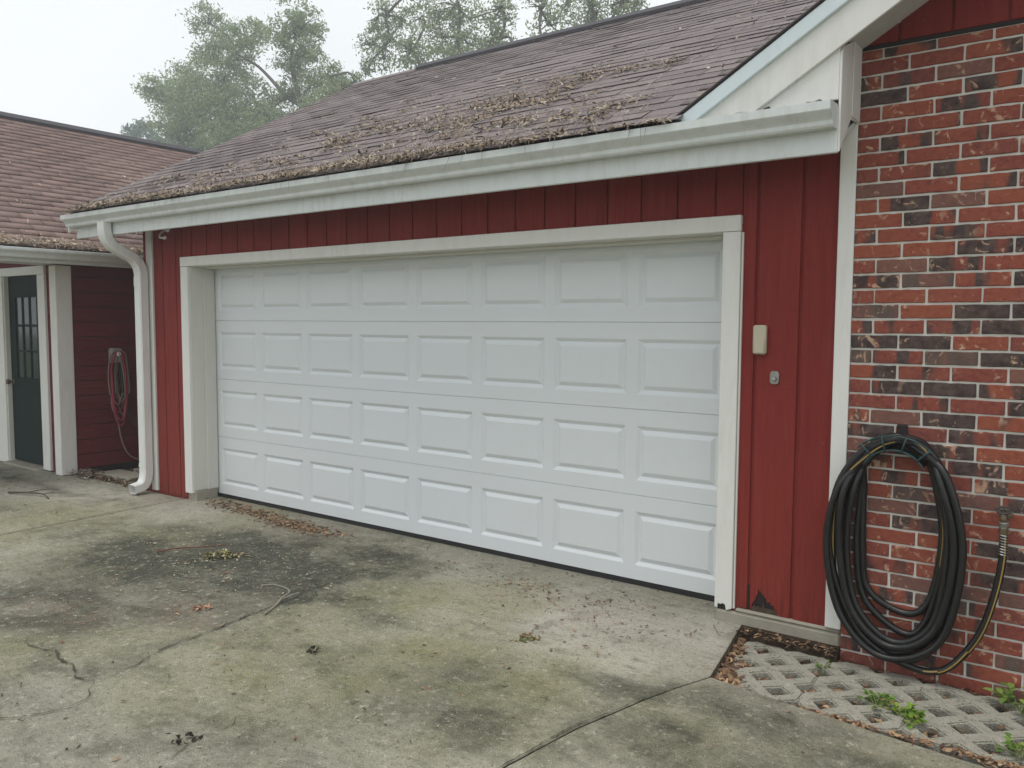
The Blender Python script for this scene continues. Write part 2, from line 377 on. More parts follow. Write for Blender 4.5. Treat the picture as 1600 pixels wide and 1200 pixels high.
def xl(y): return np.interp(y, [-7, -1.85, -.3, 1], [.2, -.115, -.20, -.25])
def xr(y): return np.interp(y, [-7, -4, -2.17, -1.77, -1.4, -1.17, -.985, -.245, 1], [4.3, 4.62, 4.918, 4.977, 5.072, 5.143, 5.219, 5.095, 5.095])
DARK = [(1.9, -1.0, .62, .50, 1.), (2.2, -1.45, .55, .6, 1.), (1.55, -1.5, .5, .45, .8), (2.45, -.85, .45, .35, .9), (1.3, -.95, .5, .22, .75), (.8, -.95, .35, .14, .7), (2.1, -.55, .4, .2, .8), (2.6, -1.8, .3, .35, .75),
        (2.0, -2.2, .5, .25, .55), (1.2, -2.0, .4, .3, .4), (3.15, -1.35, .35, .1, .55), (3.4, -1.25, .25, .12, .6), (5.5, -1.25, .35, .12, .6), (6.1, -1.25, .5, .16, .7), (4.95, -1.35, .2, .12, .6), (5.9, -1.7, .6, .25, .6), (6.8, -1.4, .5, .25, .7), (5.6, -1.15, .3, .07, .6), (6.3, -1.35, .6, .12, .7), (5.2, -1.6, .3, .12, .5), (4.3, -1.62, .2, .1, .5),
        (3.05, -2.45, .25, .1, .45), (2.6, -2.65, .25, .08, .5), (3.7, -2.0, .25, .15, .3), (4.2, -2.2, .3, .2, .35), (-1.5, -.75, .7, .08, .5), (-1.2, -1.5, .6, .2, .35), (-2.6, -.8, .5, .14, .6), (3.0, -3.0, .5, .2, .3), (.2, -1.4, .4, .25, .3)]
ALGAE = [(3.2, -1.35, .55, .45, .75), (3.6, -2.1, .7, .5, .8), (4.1, -1.5, .4, .3, .8), (4.6, -1.9, .5, .4, .7), (1.2, -1.5, .8, .6, .5), (5.4, -1.5, .7, .4, .6), (2.9, -2.5, .6, .3, .5), (.9, -1.1, .6, .25, .7), (6.4, -1.5, .8, .4, .5), (3.1, -.95, .35, .2, .5), (2, -3, 1, .6, .4), (-.5, -1.2, .6, .5, .3)]
PALE = [(4.3, -.75, .65, .4, .7), (4.7, -1.0, .4, .35, .8), (3.6, -.65, .6, .2, .6), (.25, -.5, .5, .25, .6), (-1.0, -.7, .8, .35, .6), (2.55, -.35, .8, .15, .5), (3.0, -2.25, .25, .12, .5), (4.75, -2.1, .3, .2, .4), (5.9, -1.12, .5, .05, .5), (5.0, -.5, .3, .25, .6), (1.4, -2.5, .5, .3, .4), (3.9, -1.1, .5, .3, .4), (-.6, -1.6, .6, .3, .5)]
DARK += [(1.75, -2.15, .5, .28, .9), (1.2, -1.7, .45, .35, .85), (1.95, -2.5, .3, .2, .6), (2.3, -1.9, .5, .35, .9), (2.45, -.6, .45, .2, .9), (1.0, -1.2, .4, .25, .8), (2.6, -1.2, .25, .4, .9), (4.4, -2.0, .35, .2, .5), (1.6, -1.85, .6, .45, .8), (2.1, -1.2, .7, .6, 1.), (2.1, -2.45, .4, .3, .75), (1.5, -2.3, .4, .3, .7), (1.2, -1.35, .5, .4, .8), (2.9, -.75, .3, .16, .7), (4.0, -2.6, .5, .25, .25), (2.75, -.9, .1, .14, .7), (2.76, -1.2, .10, .16, .8), (2.84, -1.5, .11, .16, .85), (2.9, -1.85, .10, .18, .7), (2.92, -2.2, .09, .16, .6), (3.0, -2.6, .10, .14, .7), (2.75, -2.68, .14, .06, .6), (2.45, -2.65, .14, .06, .6), (5.1, -1.25, .06, .2, .5), (5.0, -1.7, .06, .25, .5)]
def blobs(X, Y, L):
    s = np.zeros_like(X)
    for cx_, cy_, a, b, w in L: s = np.maximum(s, w*np.exp(-(((X-cx_)/a)**2+((Y-cy_)/b)**2)*.7))
    return s
def slab(name, X, Y, Z, parent):
    h, w = X.shape
    wx = X+.55*(fbm(X*2.3, Y*2.3, 5, 7, .62)-.5); wy = Y+.45*(fbm(X*2.3, Y*2.3, 9, 7, .62)-.5)
    n = fbm(X*3, Y*3, 1); n2 = fbm(X*8, Y*8, 3); st = fbm(X*1.1+Y*.6, Y*7-X*1.5, 21)
    md = np.clip(blobs(wx, wy, DARK)*(.45+.9*n+.35*(st-.5)*2)*1.05 + np.clip((n2*.55+n*.45-.53)*2.6, 0, .5)*.6 - .03, 0, 1)
    al = np.clip(blobs(wx, wy, ALGAE)*(.3+1.2*n2)+np.clip((fbm(X*1.3, Y*1.3, 31)-.42)*1.8, 0, .55), 0, 1)
    pa = np.clip(blobs(wx, wy, PALE)*(.3+1.2*fbm(X*5, Y*5, 41)), 0, 1)*(1-md)
    ru = np.clip(blobs(wx, wy, [(2.55, -1.95, .35, .18, .6), (.9, -.3, .6, .2, .5), (1.75, -.35, .4, .15, .6), (4.2, -.55, .4, .2, .35), (2.0, -2.4, .4, .2, .5)]), 0, 1)
    Zd = Z+.004*(n2-.5)+.006*(n-.5)
    vs = np.stack([X, Y, Zd], -1).reshape(-1, 3); idx = np.arange(h*w).reshape(h, w)
    fs = np.stack([idx[:-1, :-1], idx[:-1, 1:], idx[1:, 1:], idx[1:, :-1]], -1).reshape(-1, 4)
    rim = np.concatenate([idx[0], idx[1:, -1], idx[-1, ::-1][1:], idx[::-1, 0][1:]])
    low = vs[rim].copy(); low[:, 2] -= .14; b = len(vs); m = len(rim); k_ = np.arange(m-1)
    sk = np.stack([rim[:-1], rim[1:], b+k_+1, b+k_], -1)
    # rim vertices sit a touch lower: worn edge of the slab
    vs[rim, 2] -= .004
    A = [np.concatenate([q.ravel(), q.ravel()[rim]]) for q in (md, al, pa, ru)]
    return np_mesh(name, np.vstack([vs, low]), np.vstack([fs, sk])[:, ::-1], M['concrete'], attrs=dict(mould=A[0], algae=A[1], pale=A[2], rust=A[3]), parent=parent)
drive = bpy.data.objects.new('driveway', None); drive['_w'] = [0, 0, 0]; COL.objects.link(drive)
tag(drive, 'stained concrete driveway slabs in front of the white garage door', kind='structure')
def rows(y0, y1, near=1.25):
    n = 260; t = np.linspace(0, 1, n); return y0+(y1-y0)*t
yy = rows(.12, -5.2); uu = np.linspace(0, 1, 300)
YY, UU = np.meshgrid(yy, uu, indexing='ij'); XX = xl(YY)+.004+(xr(YY)-xl(YY)-.007)*UU
slab('slab', XX, YY, np.full_like(XX, G), drive)
yy = rows(-.25, -5.2); uu = np.linspace(0, 1, 170); YY, UU = np.meshgrid(yy, uu, indexing='ij'); XX = -6+(xl(YY)-.004+6)*UU
slab('slab', XX, YY, np.full_like(XX, G), drive)
vv = np.linspace(0, 1, 200); uu = np.linspace(0, 1, 200); VV, UU = np.meshgrid(vv, uu, indexing='ij')
YL = -.985+(-5.2+.985)*VV; YR = -.965+(-5.2+.965)*VV; XL = xr(YL)+.003; XX = XL+(9.5-XL)*UU**1.2; YY = YL+(YR-YL)*UU
ZZ = G-.062*np.clip((XX-XL)/1.1, 0, 1)**.8*np.clip(1-(-.98-YY)/2.5, 0, 1)
slab('slab', XX, YY, ZZ, drive)

def crack(pts, w, z, seed, jag=1.0):
    R = random.Random(seed); P = catmull([(x, y, z) for x, y in pts], 8); Q = []
    for a, b in zip(P[:-1], P[1:]):
        n = max(1, int((b-a).length/.018)); Q += [a.lerp(b, i/n) for i in range(n)]
    m = MB(); n = len(Q); L = []; d1 = d2 = 0
    for i, p in enumerate(Q):
        t = (Q[min(i+1, n-1)]-Q[max(i-1, 0)]).normalized(); q = V((-t.y, t.x, 0))
        d1 = d1*.86+R.uniform(-1, 1)*.011*jag; d2 = d2*.4+R.uniform(-1, 1)*.6
        ww = max(.0012, .62*w*(.65+.7*d2+.3*math.sin(i*.9+seed)))*min(1, .2+5*min(i, n-1-i)/n)
        L += [p+q*(d1+ww), p+q*(d1-ww)]
    m.add(L, [(2*i, 2*i+1, 2*i+3, 2*i+2) for i in range(n-1)])
    return m.build('crack', M['crack'], drive)
CZ = G+.007
crack([(3.3, -.55), (3.02, -.62), (2.753, -.772), (2.758, -1.184), (2.852, -1.549), (2.904, -2.004), (2.889, -2.181), (2.96, -2.429), (3.023, -2.708)], .009, CZ, 1)
crack([(3.023, -2.708), (2.90, -2.72), (2.74, -2.685), (2.6, -2.66), (2.496, -2.63), (2.378, -2.668), (2.2, -2.64)], .009, CZ, 2)
crack([(3.023, -2.708), (3.154, -2.831), (3.122, -2.999), (3.05, -3.1), (2.9, -3.15)], .006, CZ, 3)
crack([(5.0, -.30), (4.99, -.38), (5.03, -.47), (5.05, -.52)], .003, CZ, 4)
crack([(4.86, -.07), (4.75, -.12), (4.70, -.2), (4.6, -.24)], .003, CZ, 5)
crack([(3.9, -2.9), (3.84, -2.75), (3.86, -2.6), (3.80, -2.5)], .004, CZ, 6)
crack([(.2, -1.55), (.5, -1.25), (.75, -1.12), (.9, -.98)], .004, CZ, 8)
for y0, fn, sd_, jg in ((-.27, xl, 11, .3), (-.99, xr, 12, .55)):     # dirt packed in the two joints between slabs
    ys = np.linspace(y0, -5, 14); crack([(float(fn(y)), float(y)) for y in ys], .0042, G+.0065, sd_, jg)

# soil bed: passage on the left and under the grid pavers
np_mesh('passage_soil', [(-2.2, -.25, -.06), (-.7, -.25, -.06), (-.7, 6, -.06), (-2.2, 6, -.06)], [(0, 1, 2, 3)], M['soil'])
tag(bpy.data.objects['passage_soil'], kind='structure')
pav = np_mesh('paver_bed', [(5.05, -1.1, -.14), (9.5, -1.1, -.14), (9.5, -.2, -.125), (5.05, -.2, -.125)], [(0, 1, 2, 3)], M['soil'])
tag(pav, 'strip of concrete grid pavers between brick wall and driveway', kind='structure'); pav['_w'] = [0, 0, 0]

md_ = MB(); md_.prism([(-.40, -.20), (-.40, -.11), (-.335, -.085), (-.30, -.05), (-.269, -.03), (-.25, -.03), (-.25, -.2)], 'x', 5.098, 5.6105)
tag(md_.build('soil_bank', M['soil']), kind='structure')
# concrete grid paver: a lattice of diamond holes, castellated rim
def paver_mesh(seed):
    R = random.Random(seed); p = .2145; hp = p/2; h = .057; bm = bmesh.new(); nx, ny = 2, 3
    def quad(c, a, b):
        ca = [V((math.cos(t), math.sin(t), 0)) for t in (a, b)]
        vs = [c+ca[0]*h, c+ca[0]*hp, c+ca[1]*hp, c+ca[1]*h]
        fv = [bm.verts.new(q) for q in vs]; fv_ = bm.faces.new(fv)
        if fv_.normal.z < 0: fv_.normal_flip()
    W_, H_ = nx*p, ny*p
    def ring(cx_, cy_):
        for k_ in range(4):
            a, b = k_*math.pi/2, (k_+1)*math.pi/2; m = (a+b)/2; q = (cx_+math.cos(m)*.05, cy_+math.sin(m)*.05)
            if -1e-6 < q[0] < W_+1e-6 and -1e-6 < q[1] < H_+1e-6: quad(V((cx_, cy_, 0)), a, b)
    for i in range(nx):
        for j in range(ny): ring((i+.5)*p, (j+.5)*p)
    for i in range(nx+1):
        for j in range(ny+1): ring(i*p, j*p)
    bmesh.ops.remove_doubles(bm, verts=bm.verts, dist=1e-4)
    bmesh.ops.recalc_face_normals(bm, faces=bm.faces)
    if bm.faces[0].normal.z < 0: bmesh.ops.reverse_faces(bm, faces=bm.faces)
    bmesh.ops.subdivide_edges(bm, edges=bm.edges, cuts=1, use_grid_fill=True)
    for v in bm.verts: v.co += V((R.uniform(-1, 1), R.uniform(-1, 1), 0))*.0022
    ret = bmesh.ops.extrude_face_region(bm, geom=bm.faces[:])
    for e in ret['geom']:
        if isinstance(e, bmesh.types.BMVert): e.co.z -= .085; c = e.co
    bmesh.ops.recalc_face_normals(bm, faces=bm.faces)
    es = [e for e in bm.edges if len(e.link_faces) == 2 and e.calc_face_angle(0) > 1. and max(v.co.z for v in e.verts) > -.01]
    bmesh.ops.bevel(bm, geom=es, offset=.007, segments=2, affect='EDGES', clamp_overlap=True)
    for v in bm.verts:
        if v.co.z > -.02: v.co.z += .0025*(math.sin(v.co.x*31+seed)+math.sin(v.co.y*23+seed*2))
    me = bpy.data.meshes.new('grid_paver'); bm.to_mesh(me); bm.free(); me.materials.append(M['paver'])
    me.shade_smooth(); me.set_sharp_from_angle(angle=math.radians(40)); return me
pms = [paver_mesh(1), paver_mesh(2)]
for i in range(7):
    o = bpy.data.objects.new('grid_paver', pms[i % 2]); link(o, pav)
    o.location = (5.162+i*.4255+rng.uniform(-.003, .003), -.948+rng.uniform(-.006, .006), PV+rng.uniform(-.004, .004))
    o.rotation_euler = (rng.uniform(-.008, .008), rng.uniform(-.008, .008), rng.uniform(-.012, .012))

# ------------------------------------------------------------------ house
house = thing('house', (2.5, 2.5, 0), 'red garage house with white overhead door, brick front wall and littered brown shingle roof', 'house')
def P0(name, m, bevel=.003, smooth=None):
    return lambda mb: part_origin(mb.build(name, m, house, bevel, smooth))
def part_origin(o): o['_w'] = [0, 0, 0]; return o
def child(mb, name, m, parent, bevel=0, smooth=None):
    """sub-part built in world coordinates under a part (parts carry world-space meshes)"""
    return mb.build(name, m, parent, bevel, smooth)

WALL_Y = -.24
# backing walls: closed body behind the boards and bricks
w = MB()
w.box(-.76, -.03, WALL_Y, -.10, -.15, 2.66); w.box(4.955, 5.606, WALL_Y, -.10, -.15, 2.66); w.box(-.03, 4.955, WALL_Y, -.10, 2.105, 2.66)
w.box(-.76, -.66, -.10, 6.3, -.15, 2.66); w.box(-.66, 9.4, 6.2, 6.3, -.15, 2.66); w.box(-.66, 9.4, .10, .14, -.15, 2.66)
garage_wall = P0('garage_wall', M['red'], 0)(w)
# left side wall gable (red), faces the passage
g = MB(); g.prism([(-.245, -.1), (6.3, -.1), (6.3, 2.7), (3.03, 4.5), (-.245, 2.7)], 'x', -.775, -.762); P0('side_wall', M['red'], 0)(g)

def board(name, poly, y0, y1, m, parent, bevel=.002):
    mb = MB(); mb.prism(poly, 'y', y0, y1); return mb.build(name, m, parent, bevel)
YB = -.252
gv = [.245+.2212*i for i in range(-1, 24)]; GW = .006
edges = [-.13]+gv[:-2]+[5.045]
top = [(-.6, -.445), (-.445, -.232), (-.232, -.128)]
for a, b in top:                                        # boards left of the door
    board('siding_board', [(a+GW, -.012+rng.uniform(-.004, .004)), (b-GW, -.012), (b-GW, 2.6), (a+GW, 2.6)], YB, WALL_Y-.001, M['red'], garage_wall)
for i in range(len(edges)-1):                           # short boards over the door
    a, b = edges[i], edges[i+1]
    if b-a < .05: continue
    board('siding_board', [(a+GW, 2.12), (b-GW, 2.12), (b-GW, 2.6), (a+GW, 2.6)], YB, WALL_Y-.001, M['red'], garage_wall)
board('siding_board', [(5.02, .05), (5.118, .058), (5.118, 2.6), (5.045, 2.6), (5.045, 2.12), (5.02, 2.12)], YB, WALL_Y-.001, M['red'], garage_wall)
# the rotted board: ragged hole at its foot
board('siding_board', [(5.135, .054), (5.142, .061), (5.146, .088), (5.153, .094), (5.156, .108), (5.166, .112), (5.170, .141), (5.176, .138), (5.181, .176), (5.187, .158), (5.193, .166), (5.198, .148), (5.209, .151), (5.213, .133), (5.222, .136), (5.226, .112), (5.243, .117), (5.247, .099), (5.262, .103), (5.268, .082), (5.281, .078), (5.286, .046), (5.30, .049), (5.315, .040), (5.348, .044), (5.348, 2.6), (5.135, 2.6)], YB, WALL_Y-.001, M['red'], garage_wall)
board('siding_board', [(5.365, .044), (5.44, .047), (5.54, .042), (5.54, 2.6), (5.365, 2.6)], YB, WALL_Y-.001, M['red'], garage_wall)
board('siding_board', [(-.757, .0), (-.705, .0), (-.705, 2.6), (-.757, 2.6)], YB, WALL_Y-.001, M['red'], garage_wall)
box_part('rot_hole_shade', M['dark'], garage_wall, 5.10, 5.33, -.243, -.2405, .035, .19, 0)  # flat near-black plate behind the rot hole, painted in place of its shade
box_part('rotten_sill', M['sheath'], garage_wall, 5.14, 5.29, -.249, -.2435, .04, .078, 0)
for i in range(9):                                     # splinters left hanging in the hole
    x_ = rng.uniform(5.148, 5.272); zb0 = rng.uniform(.052, .075); ww = rng.uniform(.003, .008)
    MB().prism([(x_, zb0), (x_+ww, zb0), (x_+ww*.6+rng.uniform(-.006, .006), zb0+rng.uniform(.02, .06))], 'y', -.2505, -.2465).build('splinter', M['sheath'], garage_wall)
P0('casing_notch_shade', M['dark'], 0)(MB().box(4.945, 5.018, -.262, -.2535, .03, .085))  # near-black piece behind the rotted notch, standing in for the shade there
# foundation stem
P0('foundation', M['stem'], .012)(MB().box(4.946, 5.608, -.268, -.15, -.2, .030).box(5.055, 5.608, -.2675, -.15, .03, .052))
P0('foundation', M['stem'], .006)(MB().box(-.13, -.005, -.245, -.02, -.1, .052))
# corner boards
P0('corner_board', M['trim'])(MB().box(5.533, 5.610, -.277, WALL_Y-.001, .058, 2.6))
P0('corner_board', M['trim'])(MB().box(-.700, -.603, -.266, WALL_Y-.001, -.01, 2.6))
# casing and jambs
CY0, CY1 = -.272, -.241
P0('door_casing', M['trim'])(MB().box(-.133, -.022, CY0, CY1, .035, 2.0785))
P0('door_casing', M['trim'])(MB().prism([(4.943, .040), (4.957, .032), (4.963, .062), (4.978, .058), (4.990, .066), (5.003, .060), (5.009, .030), (5.041, .044), (5.041, 2.0785), (4.943, 2.0785)], 'y', CY0, CY1))
P0('door_casing', M['trim'])(MB().box(-.133, 5.041, CY0-.002, CY1, 2.081, 2.165))
P0('casing_edge', M['jamb'], .002)(MB().box(5.0435, 5.054, -.262, CY1, .045, 2.075))
j = MB(); j.box(-.040, -.0215, CY1+.001, .05, .055, 2.10)
P0('door_jamb', M['jamb'])(j)
P0('door_stop', M['jamb'], .002)(MB().box(-.0210, -.004, -.12, -.012, .055, 2.064))
P0('door_jamb', M['jamb'])(MB().box(4.945, 4.96, CY1+.001, .05, .045, 2.10))
P0('door_jamb', M['jamb'])(MB().box(-.0210, 4.944, CY1+.001, .05, 2.0815, 2.10))
P0('door_stop', M['jamb'], .002)(MB().box(-.0210, 4.944, -.12, -.012, 2.066, 2.0810))

# overhead door: four sections, each pressed with eight raised panels
SW, SH, DW = .61, .5334, 8*.61
pm = {}
gx, z0, z1, bw, dp = .268, .092, .432, .026, .0145
def panel_mesh():
    m = MB(); o = [(gx, z0), (gx, z1)]
    def rect(dx, y): return [(-gx+dx, y, z0+dx), (gx-dx, y, z0+dx), (gx-dx, y, z1-dx), (-gx+dx, y, z1-dx)]
    R = [rect(0, 0), rect(.004, .0012), rect(bw*.9, dp), rect(bw*1.1, dp), rect(bw*1.95, .0015), rect(bw*2.15, .0)]
    vs = sum(R, []); fs = []
    for i in range(len(R)-1):
        for k_ in range(4): fs.append((i*4+k_, i*4+(k_+1) % 4, i*4+4+(k_+1) % 4, i*4+4+k_))
    fs.append(tuple(len(vs)-4+k_ for k_ in range(4)))
    m.add(vs, fs); return m.mesh('panel', M['door'], 0)
PM = panel_mesh()
for s_ in range(4):
    zb = s_*SH; m = MB(); t = .0022
    xs = [-.05]+sum([[(i+.5)*SW-gx, (i+.5)*SW+gx] for i in range(8)], [])+[DW+.07]
    zs = [zb+t, zb+z0, zb+z1, zb+SH-t]
    vs = [(x, 0, z) for z in zs for x in xs]; n = len(xs); fs = []
    for a in range(3):
        for b in range(n-1):
            if a == 1 and b % 2 == 1: continue
            fs.append((a*n+b, a*n+b+1, (a+1)*n+b+1, (a+1)*n+b))
    # rolled top and bottom lips
    for zz, sg in ((zb+t, 1), (zb+SH-t, -1)):
        b = len(vs); vs += [(xs[0], 0, zz), (xs[-1], 0, zz), (xs[-1], .006, zz-sg*.002), (xs[0], .006, zz-sg*.002), (xs[-1], .04, zz+sg*.001), (xs[0], .04, zz+sg*.001)]
        fs += [(b, b+1, b+2, b+3), (b+3, b+2, b+4, b+5)]
    b = len(vs); vs += [(xs[0], .04, zb+t), (xs[-1], .04, zb+t), (xs[-1], .04, zb+SH-t), (xs[0], .04, zb+SH-t)]; fs.append((b, b+1, b+2, b+3))
    m.add(vs, fs); sec = P0('garage_door_section', M['door'], 0)(m)
    for i in range(8):
        o = bpy.data.objects.new('panel', PM); link(o, sec); o.location = ((i+.5)*SW, 0, zb)
P0('door_seal', M['rubber'], .004)(MB().box(-.05, DW+.07, .004, .036, G-.002, .0025))

# fascia, gutter, soffit, roof
SL = .55; EY, EZ = -.70, 2.588
def rz(y): return EZ+SL*(y-EY)
P0('fascia', M['gutter'])(MB().box(-1.30, 5.603, -.602, -.575, 2.366, 2.572))
P0('soffit', M['soffit'], 0)(MB().prism([(-.574, 2.40), (-.2405, 2.566), (-.2405, 2.59), (-.574, 2.43)], 'x', -1.28, 5.60))
gp = [(-.6035, 2.577), (-.6035, 2.470), (-.668, 2.468), (-.676, 2.478), (-.678, 2.496), (-.690, 2.512), (-.712, 2.524), (-.721, 2.536), (-.723, 2.573), (-.712, 2.576), (-.711, 2.571), (-.7195, 2.569), (-.718, 2.538), (-.709, 2.528), (-.687, 2.515), (-.674, 2.498), (-.672, 2.480), (-.666, 2.472), (-.6065, 2.474), (-.6065, 2.577)]
gut = P0('gutter', M['gutter'], 0, 30)(MB().prism(gp, 'x', -1.352, 5.598))
for x in (-1.355, 5.5985):
    child(MB().prism(gp[:10], 'x', x-.0, x+.003), 'end_cap', M['gutter'], gut)
for x in (.9, 3.05):
    pass
rk = MB()                                               # left rake board and fly rafter
rk.prism([(EY+.03, 2.42), (3.0, 2.42+SL*3.67), (6.7, 2.42), (6.7, 2.56), (3.0, 2.57+SL*3.67), (EY+.03, 2.57)], 'x', -1.318, -1.302); P0('rake_board', M['trim'], 0)(rk)
RX1 = 5.61; RYT = 3.03
deck = MB(); deck.prism([(EY+.012, EZ-.045), (RYT, rz(RYT)-.05), (6.75, EZ-.05), (6.75, EZ-.02), (RYT, rz(RYT)-.012), (EY+.012, EZ-.010)], 'x', -1.29, 4.86)
deck.prism([(-.55, rz(-.55)-.05), (RYT, rz(RYT)-.05), (6.75, EZ-.05), (6.75, EZ-.02), (RYT, rz(RYT)-.012), (-.55, rz(-.55)-.012)], 'x', 4.861, 5.60)
roof = P0('roof', M['ridge'], 0)(deck)
# shingles: individual tabs, the largest-looking 300 as objects, the rest joined
EXP, TW = .136, .322
th = math.atan(SL); dirs = V((0, math.cos(th), math.sin(th))); nor = V((0, -math.sin(th), math.cos(th)))
LEN = (RYT-EY)/math.cos(th); NC = int(LEN/EXP)
tabs = []
for c_ in range(NC+1):
    s0 = c_*EXP - .012; off = (c_ % 2)*TW/2 + rng.uniform(-.015, .015)
    x = -1.335+off-TW
    sag = rng.uniform(-.006, .006)
    while x < 5.55:
        a, b = max(x+.003, -1.335), min(x+TW-.003, 5.59)
        x += TW
        if c_ < 2: b = min(b, 4.87)
        if b-a < .04: continue
        tabs.append(((a+b)/2, (b-a), s0+sag+rng.uniform(-.005, .005), rng.uniform(-.014, .014), rng.uniform(-.002, .005)+(.003 if rng.random() < .05 else 0), rng.random()))
def tab_pts(cx_, wd, s0, skew, lift, base=V((0, EY, EZ)), ds=dirs, nr=nor, ax=V((1, 0, 0))):
    e = .165; t = .0042
    def q(ux, s, h): return base+ax*(cx_+ux*wd/2)+ds*(s0+s)+nr*h
    return [q(-1, -skew*.5, .005+lift), q(1, skew*.5, .005+lift), q(1, e, .002), q(-1, e, .002), q(-1, -skew*.5, .005+lift+t), q(1, skew*.5, .005+lift+t), q(1, e, .005), q(-1, e, .005)]
TF = [(0, 3, 2, 1), (4, 5, 6, 7), (0, 1, 5, 4), (1, 2, 6, 5), (2, 3, 7, 6), (3, 0, 4, 7)]
def seen(t):
    p = V((t[0], EY, EZ))+dirs*t[2]
    zl = 2.585+.595*(t[0]-4.79)
    d = p-CAM; dep = d.dot(f); px = 800+1283.7*d.dot(r2)/dep; py = 600-1283.7*d.dot(u2)/dep
    return -60 < px < 1290 and -20 < py and (t[0] < 4.85) , d.length
order = sorted(tabs, key=lambda t: (not seen(t)[0], seen(t)[1]))
for t in order[:295]:
    pts = tab_pts(*t[:5]); c0 = (pts[0]+pts[1])*.5
    m = MB(); m.add([p-c0 for p in pts], TF); o = m.build('shingle', M['shingle'], roof); o.location = c0
def field(name, L, m, parent, **kw):
    vs = []; fs = []; tn = []
    for t in L:
        b = len(vs); vs += [tuple(p) for p in tab_pts(*t[:5], **kw)]; fs += [tuple(b+i for i in q) for q in TF]; tn += [t[5]]*8
    o = np_mesh(name, vs, fs, m, attrs=dict(tint=np.array(tn)), parent=parent); o['kind'] = 'stuff'; return o
field('shingles', order[295:], M['shingles'], roof)
back = [(t[0], t[1], t[2], t[3], t[4], t[5]) for t in tabs]
rc = MB()
rc.prism([(RYT-.11, rz(RYT)-.045), (RYT, rz(RYT)+.035), (RYT+.11, rz(RYT)-.045), (RYT+.11, rz(RYT)-.02), (RYT, rz(RYT)+.062), (RYT-.11, rz(RYT)-.012)], 'x', -.22, 9.0)
P0('ridge_vent', M['ridge'], 0)(rc)
cap = MB()
for i in range(5):
    x = -1.33+i*.22; cap.prism([(RYT-.12, rz(RYT)-.055), (RYT, rz(RYT)+.012), (RYT+.12, rz(RYT)-.055), (RYT+.12, rz(RYT)-.045), (RYT, rz(RYT)+.024), (RYT-.12, rz(RYT)-.045)], 'x', x, x+.215)
P0('ridge_cap', M['shingle'], 0)(cap)

# gable over the brick wall
GS = .595; AX = 8.3
def gz(x): return 2.585+GS*(x-4.79)
def gab(lo0, lo1, x0): 
    """band between heights lo0..lo1 below the rake line, both slopes, cut level at the gutter"""
    return None
mB = MB()
mB.prism([(4.79, 2.585), (AX, gz(AX)), (AX, gz(AX)-.082), (4.79+.082/GS, 2.586)], 'y', -.640, -.604)
mB.prism([(AX, gz(AX)), (2*AX-4.79, 2.585), (2*AX-4.79-.13, 2.585), (AX, gz(AX)-.082)], 'y', -.640, -.604)
P0('rake_trim', M['drip'], .004)(mB)
mB = MB(); zt = lambda x: gz(x)-.084; zb_ = lambda x: gz(x)-.248
mB.prism([(4.94, 2.590), (5.03, 2.594), (5.09, 2.598), (5.115, 2.593), (5.14, 2.602), (5.19, 2.598), (5.207, zb_(5.207)), (AX, zb_(AX)), (AX, zt(AX)), (4.932, 2.592)], 'y', -.622, -.603)
mB.prism([(AX, zb_(AX)), (2*AX-5.2, zb_(5.2)), (2*AX-4.94, 2.59), (AX, zt(AX))], 'y', -.622, -.603)
P0('rake_board', M['trim'], .003)(mB)
mB = MB()
mB.prism([(5.225, 2.604), (5.25, 2.598), (5.262, 2.611), (5.285, 2.617), (5.30, 2.601), (5.345, 2.598), (5.36, 2.605), (5.40, 2.598), (5.45, 2.601), (5.465, 2.609), (5.49, 2.604), (5.52, 2.613), (5.535, 2.602), (5.603, 2.600), (5.603, zb_(5.603)+.02), (5.226, zb_(5.226)+.02)], 'y', -.6025, -.585)
P0('eave_return', M['trim'], .002)(mB)
P0('return_gap_shade', M['dark'], 0)(MB().box(4.96, 5.598, -.584, -.578, 2.573, 2.70))  # added dark strip, painted shade for the gap behind the ragged edge
mB = MB(); mB.prism([(-.602, 2.367), (-.425, 2.545), (-.30, 2.556), (-.2785, 2.556), (-.2785, 2.95), (-.584, 2.835), (-.602, 2.80)], 'x', 5.6035, 5.6145)
P0('eave_return', M['trim'], .002)(mB)
P0('return_strip', M['trim'], .003)(MB().box(5.615, 5.6195, -.425, -.279, 2.5565, 2.90))
mB = MB(); sz = lambda x: zb_(x)+.075
mB.prism([(5.6, sz(5.6)), (AX, sz(AX)), (AX, sz(AX)+.015), (5.6, sz(5.6)+.015)], 'y', -.602, -.255)
mB.prism([(AX, sz(AX)), (2*AX-5.6, sz(5.6)), (2*AX-5.6, sz(5.6)+.015), (AX, sz(AX)+.015)], 'y', -.602, -.255)
P0('soffit', M['soffit'], 0)(mB)
mB = MB()
for sg in (1, -1):
    X = lambda x: x if sg == 1 else 2*AX-x
    mB.prism([(X(4.775), 2.590), (X(AX), gz(AX)+.004), (X(AX), gz(AX)+.014), (X(4.775), 2.597)], 'y', -.648, 3.4)
P0('gable_roof', M['shingle'], .002)(mB)
mB = MB()
mB.prism([(5.61, 2.895), (AX*2-5.61, 2.895), (AX, sz(AX)+.10), (5.61, sz(5.61)+.10)], 'y', -.252, -.10)
gw = P0('gable_wall', M['red'], 0)(mB)
x = 5.998-.2212*2
while x < 2*AX-5.7:
    a, b = max(x+GW, 5.611), min(x+.2212-GW, 2*AX-5.61)
    ht = lambda q: (sz(q) if q < AX else sz(2*AX-q))+.012
    if b-a > .03: board('siding_board', [(a, 2.915), (b, 2.915), (b, max(2.93, ht(b))), (a, max(2.93, ht(a)))], -.264, -.2525, M['red'], gw)
    x += .2212
